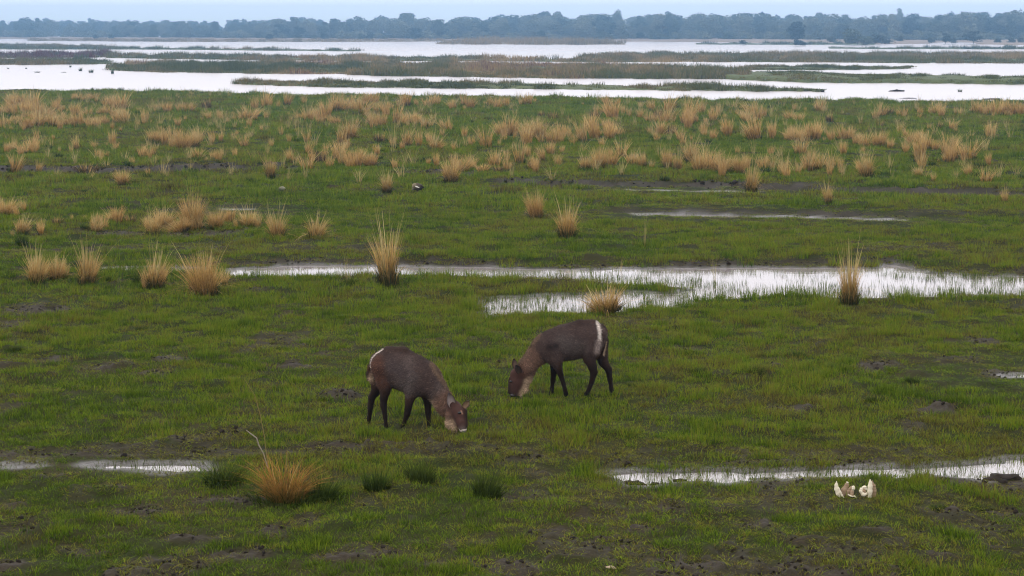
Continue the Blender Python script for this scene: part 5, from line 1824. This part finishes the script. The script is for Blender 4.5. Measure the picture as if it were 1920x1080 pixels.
_, dr = at(1055, 746)
build_antelope((920, 570), 5.4, float(dr), -0.10, -1, [
    ([(1078, 300), (1005, 312), (905, 362), (800, 390), (700, 410), (615, 430), (560, 452)], [104, 138, 180, 176, 168, 153, 134], [GREY, GREY, GREY, GREY, GREY, GREY, GREY], 0.05, 0.72),
    ([(1040, 200), (900, 215), (720, 265), (600, 310)], [42, 48, 45, 42], [DARKB, DARKB, GREY, GREY], 0.05),
    ([(1060, 340, NR), (1015, 470, NR), (1000, 560, NR)], [112, 92, 62], [GREY, GREY, DARKB], 0.05, 0.75),
    ([(1000, 550, NR), (1030, 635, NR), (1046, 690, NR), (1025, 780, NR), (996, 860, NR), (972, 915, NR), (958, 938, NR)], [60, 46, 38, 26, 21, 25, 20], [DARKB, LEG, LEG, LEG, LEG, HOOF, HOOF], 0.02),
    ([(1110, 380, FR), (1115, 500, FR), (1145, 595, FR)], [85, 66, 48], [DARKB, DARKB, LEG], 0.04, 0.75),
    ([(1140, 585, FR), (1195, 665, FR), (1208, 760, FR), (1220, 850, FR), (1232, 912, FR), (1234, 938, FR)], [50, 35, 26, 21, 25, 20], [DARKB, LEG, LEG, LEG, HOOF, HOOF], 0.02),
    ([(620, 440, NR), (650, 545, NR), (675, 620, NR)], [110, 80, 46], [GREY, GREY, DARKB], 0.05, 0.6),
    ([(672, 610, NR), (706, 710, NR), (735, 800, NR), (752, 868, NR), (762, 905, NR), (766, 935, NR)], [46, 29, 21, 21, 22, 19], [DARKB, LEG, LEG, LEG, HOOF, HOOF], 0.02),
    ([(630, 540, FR), (641, 620, FR), (640, 690, FR), (630, 770, FR), (622, 850, FR), (615, 900, FR), (606, 930, FR)], [64, 38, 31, 23, 18, 21, 19], [DARKB, LEG, LEG, LEG, LEG, HOOF, HOOF], 0.03),
    ([(555, 430), (460, 520), (375, 615), (315, 690)], [130, 95, 80, 71], [GREY, NECK, NECK, RED], 0.07, 0.66),
    ([(270, 720), (265, 800)], [76, 72], [FACE, FACE], 0.04, 0.62),
    ([(262, 790), (240, 880), (232, 908)], [70, 46, 36], [FACE, FACE, (0.06, 0.045, 0.04)], 0.03, 0.75),
    ([(205, 760), (200, 890)], [26, 26], [LEG, LEG], 0.02, 0.8),
    ([(325, 800), (330, 850), (290, 905)], [46, 42, 26], [PALE, PALE, PALE], 0.04, 0.6),
    ([(395, 690), (360, 770)], [48, 44], [NECK, PALE], 0.05, 0.6),
    ([(1130, 225), (1158, 275), (1156, 360), (1140, 430), (1125, 490)], [22, 20, 18, 20, 12], [DARKB, RED, DARKB, DARKB, LEG], 0.02),
], [
    ([(1082, 190, NR), (1088, 260, NR), (1086, 340, NR), (1070, 440, NR)], 17, WHITE, 0.6),
    ([(1080, 370, NR), (1060, 470, NR)], 26, (0.22, 0.17, 0.15), 0.9), ([(720, 370), (860, 420)], 80, (0.066, 0.052, 0.047), 1.0), ([(640, 400), (575, 420)], 26, (0.022, 0.015, 0.013), 1.0),  # pale rump, then muscle relief painted as lit and shaded patches
    ([(1172, 380), (1160, 450), (1145, 520)], 9, PALE, 0.5),
    ([(500, 300), (400, 430), (300, 580)], 11, (0.13, 0.085, 0.055), 1.0),
], [
    ((255, 650), (240, 552), 58, (0.02, 0.014, 0.012), (0.10, 0.065, 0.05), 0.02, 0.0, (-0.4, -1, 0.2)),
    ((292, 700), (252, 618), 66, (0.016, 0.011, 0.010), (0.035, 0.025, 0.02), 0.09, 0.10, (0.3, -1, 0.1)),
], [(205, 785, 15, 0.075)], [(222, 925, 26, 0.02)], None,
    'dark brown antelope facing left, white band on its rump, farther of the two', 700, 29)

# ------------------------------------------------------------------ goose and small bird
def build_bird(px, py, crop, scale, prim, legs, wing, name, label, cat, colors_beak=None):
    _, d0 = at(px, py)
    d0 = float(d0)
    mpp = 1.0 / (scale * FPX / d0)
    P = lambda X, Y, lat=0.0: at_depth(crop[0] + X / scale, crop[1] + Y / scale, d0 + lat)
    B = Body((0, 1, 0))
    for pts, rad, col, fl in prim:
        B.limb([P(*p) for p in pts], [r_ * mpp for r_ in rad], col, 0.02, fl)
    V, Q = B.skin(0.007)
    C = B.colours(V) * (0.75 + 0.5 * vnoise(V[:, 0] * 60, V[:, 2] * 60, 5))[:, None]
    root = P(px * 0 + (px - crop[0]) * scale, (py - crop[1]) * scale)
    e = obj(name, None, loc=tuple(root))
    obj('body', mesh_np('body', V - root, Q, smooth=True, colors=C), M_COAT, e)
    for (a, b_, w, col) in wing:
        A_, B_ = P(*a) - root, P(*b_) - root
        bd = Body((0, 1, 0))
        bd.limb([A_, B_], [w * mpp, w * mpp * 0.7], col, 0.01, 0.45)
        v, q = bd.skin(0.006)
        obj('wing_patch', mesh_np('wing_patch', v, q, smooth=True, colors=bd.colours(v)), M_COAT, e)
    for leg in legs:
        v, f = tube([P(*p) - root for p in leg], [0.009] * len(leg), 6)
        obj('leg', mesh_np('leg', v, f, smooth=True, colors=np.tile((0.10, 0.07, 0.05), (len(v), 1))), M_COAT, e)
    return tag(e, label, cat)


build_bird(783, 361, (750, 325), 21.6, [
    ([(600, 520), (720, 545), (860, 575)], [110, 125, 70], [(0.13, 0.11, 0.07), (0.075, 0.058, 0.040), (0.020, 0.018, 0.016)], 0.85),
    ([(700, 430), (850, 500), (960, 580)], [50, 50, 24], [(0.075, 0.058, 0.038), (0.05, 0.042, 0.032), (0.014, 0.013, 0.012)], 1.3),
    ([(560, 640), (720, 665), (880, 640)], [34, 36, 24], [(0.012, 0.011, 0.010)] * 3, 1.2),
    ([(610, 450), (555, 480), (535, 540), (520, 620), (505, 670)], [62, 58, 46, 34, 26], [(0.20, 0.17, 0.11), (0.24, 0.21, 0.135), (0.22, 0.19, 0.125), (0.20, 0.18, 0.12), (0.10, 0.09, 0.07)], 0.9),
], [[(715, 670, -0.02), (722, 740, -0.02), (720, 800, -0.02)], [(700, 670, 0.03), (680, 745, 0.03), (640, 805, 0.03)]],
    [((645, 532, -0.10), (765, 578, -0.105), 30, (0.62, 0.59, 0.53))],
    'goose', 'brown goose with a white wing patch, head bent down on the green meadow', 'goose')
build_bird(529, 361, (500, 330), 27, [
    ([(690, 620), (800, 610), (890, 630)], [75, 90, 60], [(0.16, 0.15, 0.11), (0.20, 0.19, 0.14), (0.26, 0.25, 0.18)], 0.9),
    ([(700, 690), (820, 715)], [50, 52], [(0.012, 0.011, 0.010)] * 2, 0.8),
], [[(720, 730, 0), (712, 830, 0)], [(840, 740, 0.02), (880, 835, 0.02)]], [],
    'small_bird', 'small grey bird with a dark belly standing below the end of the mud bank', 'bird')

# ------------------------------------------------------------------ bone remains, stick, stones, lumps
def at_ground(px, py):
    X, Y = at(px, py)
    return np.array([float(X), float(Y), ground_z(float(X), float(Y))])


_, db = at(1602, 932)
db = float(db)
PB = lambda X, Y, lat=0.0: at_depth(1540 + X / 13.5, 880 + Y / 13.5, db + lat)
rootb = PB(850, 740)
e = obj('jaw_bone', None, loc=tuple(rootb))
mb = 1.0 / (13.5 * FPX / db)
for nm, pts, rad, mt, lat, fl in (
    ('tusk', [(475, 700), (425, 620), (390, 500), (378, 400), (388, 300)], [28, 54, 62, 44, 10], M_BONE, -0.01, 0.5),
    ('tusk', [(440, 470), (480, 590), (520, 660), (575, 725)], [20, 30, 26, 14], M_BONE, -0.02, 0.6),
    ('tusk', [(1225, 690), (1228, 560), (1236, 430), (1242, 350), (1234, 262)], [50, 66, 60, 46, 16], M_BONE, -0.01, 0.6),
    ('bone_plate', [(1325, 720), (1345, 560), (1325, 420), (1285, 300)], [48, 56, 46, 18], M_BONE_D, 0.04, 0.4),
    ('bone_plate', [(560, 640), (590, 520), (640, 420), (655, 340)], [80, 84, 60, 26], M_BONE_D, 0.06, 0.35),
    ('bone_plate', [(690, 640), (720, 540), (760, 460)], [64, 60, 40], M_BONE_D, 0.04, 0.4),
    ('jaw_ridge', [(540, 735), (700, 700), (860, 730), (1020, 720), (1250, 735)], [44, 52, 34, 50, 52], M_BONE_D, 0.06, 0.8),
    ('jaw_ridge', [(680, 630), (740, 680), (850, 690), (900, 745), (975, 748)], [14, 18, 18, 15, 12], M_BONE, -0.03, 0.9),
    ('molar', [(805, 450), (815, 490)], [44, 46], M_BONE, -0.02, 0.8),
    ('molar', [(790, 560), (775, 640)], [46, 52], M_BONE_D, -0.01, 0.8),
    ('molar', [(1060, 540), (1090, 600)], [70, 66], M_BONE_D, 0.0, 0.8),
    ('molar', [(1010, 500), (1005, 560), (1070, 640), (1120, 620)], [40, 46, 56, 50], M_BONE, -0.01, 0.8),
    ('molar', [(1050, 470), (1100, 455), (1140, 500)], [38, 44, 34], M_BONE, 0.0, 0.8),
    ('molar', [(650, 332), (668, 340)], [20, 20], M_BONE, 0.04, 0.8)):
    bd = Body((0, 1, 0))
    bd.limb([PB(x_, y_, lat) - rootb for x_, y_ in pts], [q_ * mb for q_ in rad], (1, 1, 1), 0.012, fl)
    v, q = bd.skin(0.0045)
    if nm != 'tusk':
        v = v + (np.stack([vnoise(v[:, 0] * 60, v[:, 2] * 60, 3), vnoise(v[:, 1] * 60, v[:, 2] * 60, 4), vnoise(v[:, 0] * 50, v[:, 1] * 60, 6)], 1) - 0.5) * 0.008
    obj(nm, mesh_np(nm, v, q, smooth=True), mt, e)
tag(e, 'pale jaw bone with two upright tusks lying in the right foreground grass', 'bone')

# bare stick leaning out of the foreground tussock
_, dstk = at(505, 900)
dstk = float(dstk)
PS = lambda x_, y_, l=0.0: at_depth(x_, y_, dstk + l)
r0 = PS(505, 880)
v, f = tube([PS(461, 806) - r0, PS(471, 814) - r0, PS(481, 821) - r0, PS(485, 834) - r0, PS(494, 850) - r0, PS(503, 880) - r0],
            [0.004, 0.010, 0.009, 0.010, 0.008, 0.007], 8)
tag(obj('stick', mesh_np('stick', v, f, smooth=True), M_WOOD, loc=tuple(r0)), 'bare pale grey stick leaning left out of the big foreground tussock', 'stick')
v, f = tube([PS(459, 712) - r0, PS(478, 742) - r0, PS(488, 778) - r0, PS(496, 820) - r0, PS(502, 870) - r0], [0.003, 0.005, 0.006, 0.006, 0.006], 6)
tag(obj('grass_stalk', mesh_np('grass_stalk', v, f, smooth=True), M_STALK, loc=tuple(r0)), 'single tall green stalk rising above the bare stick', 'grass stalk')


def lump(px, py, w, h, mat, name, label, cat, z=None, seed=0, group=None, depth=0.6):
    zz = z if z is not None else None
    if zz is None:
        p = at_ground(px, py)
    else:
        X, Y = at(px, py, zz)
        p = np.array([float(X), float(Y), zz])
    k = FPX / p[1]
    r = np.random.default_rng(seed + int(px))
    v, f = ball((0, 0, 0), 1.0, 9)
    d = 1 + (vnoise(v[:, 0] * 2.2 + seed, v[:, 2] * 2.2 + v[:, 1] * 1.3, seed + 7) - 0.5) * 0.7 + (vnoise(v[:, 0] * 6 + seed, v[:, 1] * 6 + v[:, 2] * 4, seed + 9) - 0.5) * 0.3
    v = v * d[:, None] * np.array([w / k * 0.5, w / k * 0.5 * depth, h / k])
    return tag(obj(name, mesh_np(name, v, f, smooth=True), mat, loc=tuple(p)), label, cat, group)


lump(1187, 903, 42, 9, M_MUD, 'mud_lump', 'flat dark mud lump at the left end of the near channel', 'mud lump', None, 1, 'mud lumps at the near channel')
lump(1228, 906, 18, 5, M_MUD, 'mud_lump', 'small dark mud lump just right of the flat one in the channel', 'mud lump', None, 2, 'mud lumps at the near channel')
lump(1275, 900, 26, 8, M_MUD, 'mud_lump', 'dark mud lump between two open bits of the near channel', 'mud lump', None, 3, 'mud lumps at the near channel')
lump(1885, 897, 70, 7, M_MUD, 'mud_lump', 'large dark churned mud heap at the right end of the near channel', 'mud lump', None, 4, 'mud lumps at the near channel')
lump(97, 328, 8, 3, mat_plain('white_stone', (0.6, 0.58, 0.5), 0.8, 0.1, 5), 'stone', 'small white stone below the mud bank at left', 'stone', None, 5)
lump(1905, 888, 7, 4, mat_plain('pale_stone', (0.6, 0.56, 0.48), 0.8, 0.1, 5), 'stone', 'small pale stone on the mud heap at the right edge', 'stone', None, 6)
lump(1145, 1070, 20, 4, mat_plain('dry_leaf', (0.33, 0.26, 0.17), 0.8, 0.3, 40), 'dry_leaf', 'pale dry leaf lying on dark mud at the bottom edge', 'leaf', None, 7)
lump(1543, 172.5, 8, 3.2, M_MUD, 'mud_lump', 'small dark lump at the right end of the long river bar', 'mud lump', RIVER_Z, 8, 'dark lumps in the river')
lump(1682, 171.5, 26, 3.2, M_MUD, 'mud_lump', 'low dark lump lying in the river at right', 'mud lump', RIVER_Z, 9, 'dark lumps in the river', 0.3)
lump(1705, 184.5, 34, 1.6, M_MUD, 'mud_bar', 'thin dark mud bar close to the bank at right', 'mud bar', RIVER_Z, 10, 'thin mud bars by the bank', 0.5)
lump(1863, 186.5, 34, 2.6, M_MUD, 'mud_bar', 'thin dark mud bar with tufts near the right edge', 'mud bar', RIVER_Z, 11, 'thin mud bars by the bank', 0.5)

# little reed clumps standing in the water at left, and thin stakes
for (px, py, h, w, lab) in ((15, 129, 5, 6, 'first tiny reed clump in the water at the left edge'), (49, 129, 5, 6, 'second tiny reed clump in the water at left'),
                            (70, 136, 5, 16, 'low flat reed clump nearest the meadow at left'), (132, 126, 8, 7, 'dark upright reed clump in the water at left'),
                            (151, 133, 12, 12, 'thin reed clump left of a darker one'), (171, 136, 12, 16, 'darker thick reed clump in the water at left'),
                            (211, 138, 20, 10, 'tallest reed clump off the tip of the broad island'), (120, 136, 3, 14, 'very low reed clump beside the thin one'),
                            (1800, 172, 10, 14, 'thin plant standing in the river near the right edge')):
    X, Y = at(px, py, RIVER_Z)
    k = px_per_m(py, RIVER_Z)
    o = obj('reed_clump', FAR_T['g', int(px) % 5], loc=(float(X), float(Y), RIVER_Z - 0.03))
    o.scale = (w / k / 1.6, w / k / 1.6, 0.8 * h / k)
    tag(o, lab, 'reeds', 'reed clumps standing in open water')

# ------------------------------------------------------------------ haze between here and the far shore
hv, hf = [], [(0, 1, 2, 3), (7, 6, 5, 4), (0, 4, 5, 1), (1, 5, 6, 2), (2, 6, 7, 3), (3, 7, 4, 0)]
for z_ in (-2.4, 24.0):
    hv += [(-1300, -160, z_), (-1300, 1560, z_), (1300, 1560, z_), (1300, -160, z_)]
hm = bpy.data.materials.new('haze')
hm.use_nodes = True
hm.node_tree.nodes.clear()
ho = hm.node_tree.nodes.new('ShaderNodeOutputMaterial')
pv = hm.node_tree.nodes.new('ShaderNodeVolumePrincipled')
pv.inputs['Color'].default_value = (0.36, 0.65, 1.0, 1)
pv.inputs['Density'].default_value = 0.00076
pv.inputs['Anisotropy'].default_value = 0.88
hm.node_tree.links.new(pv.outputs[0], ho.inputs['Volume'])
tag(obj('haze', mesh_np('haze', hv, hf), hm), 'thin blue haze over the river and far woodland', kind='stuff')
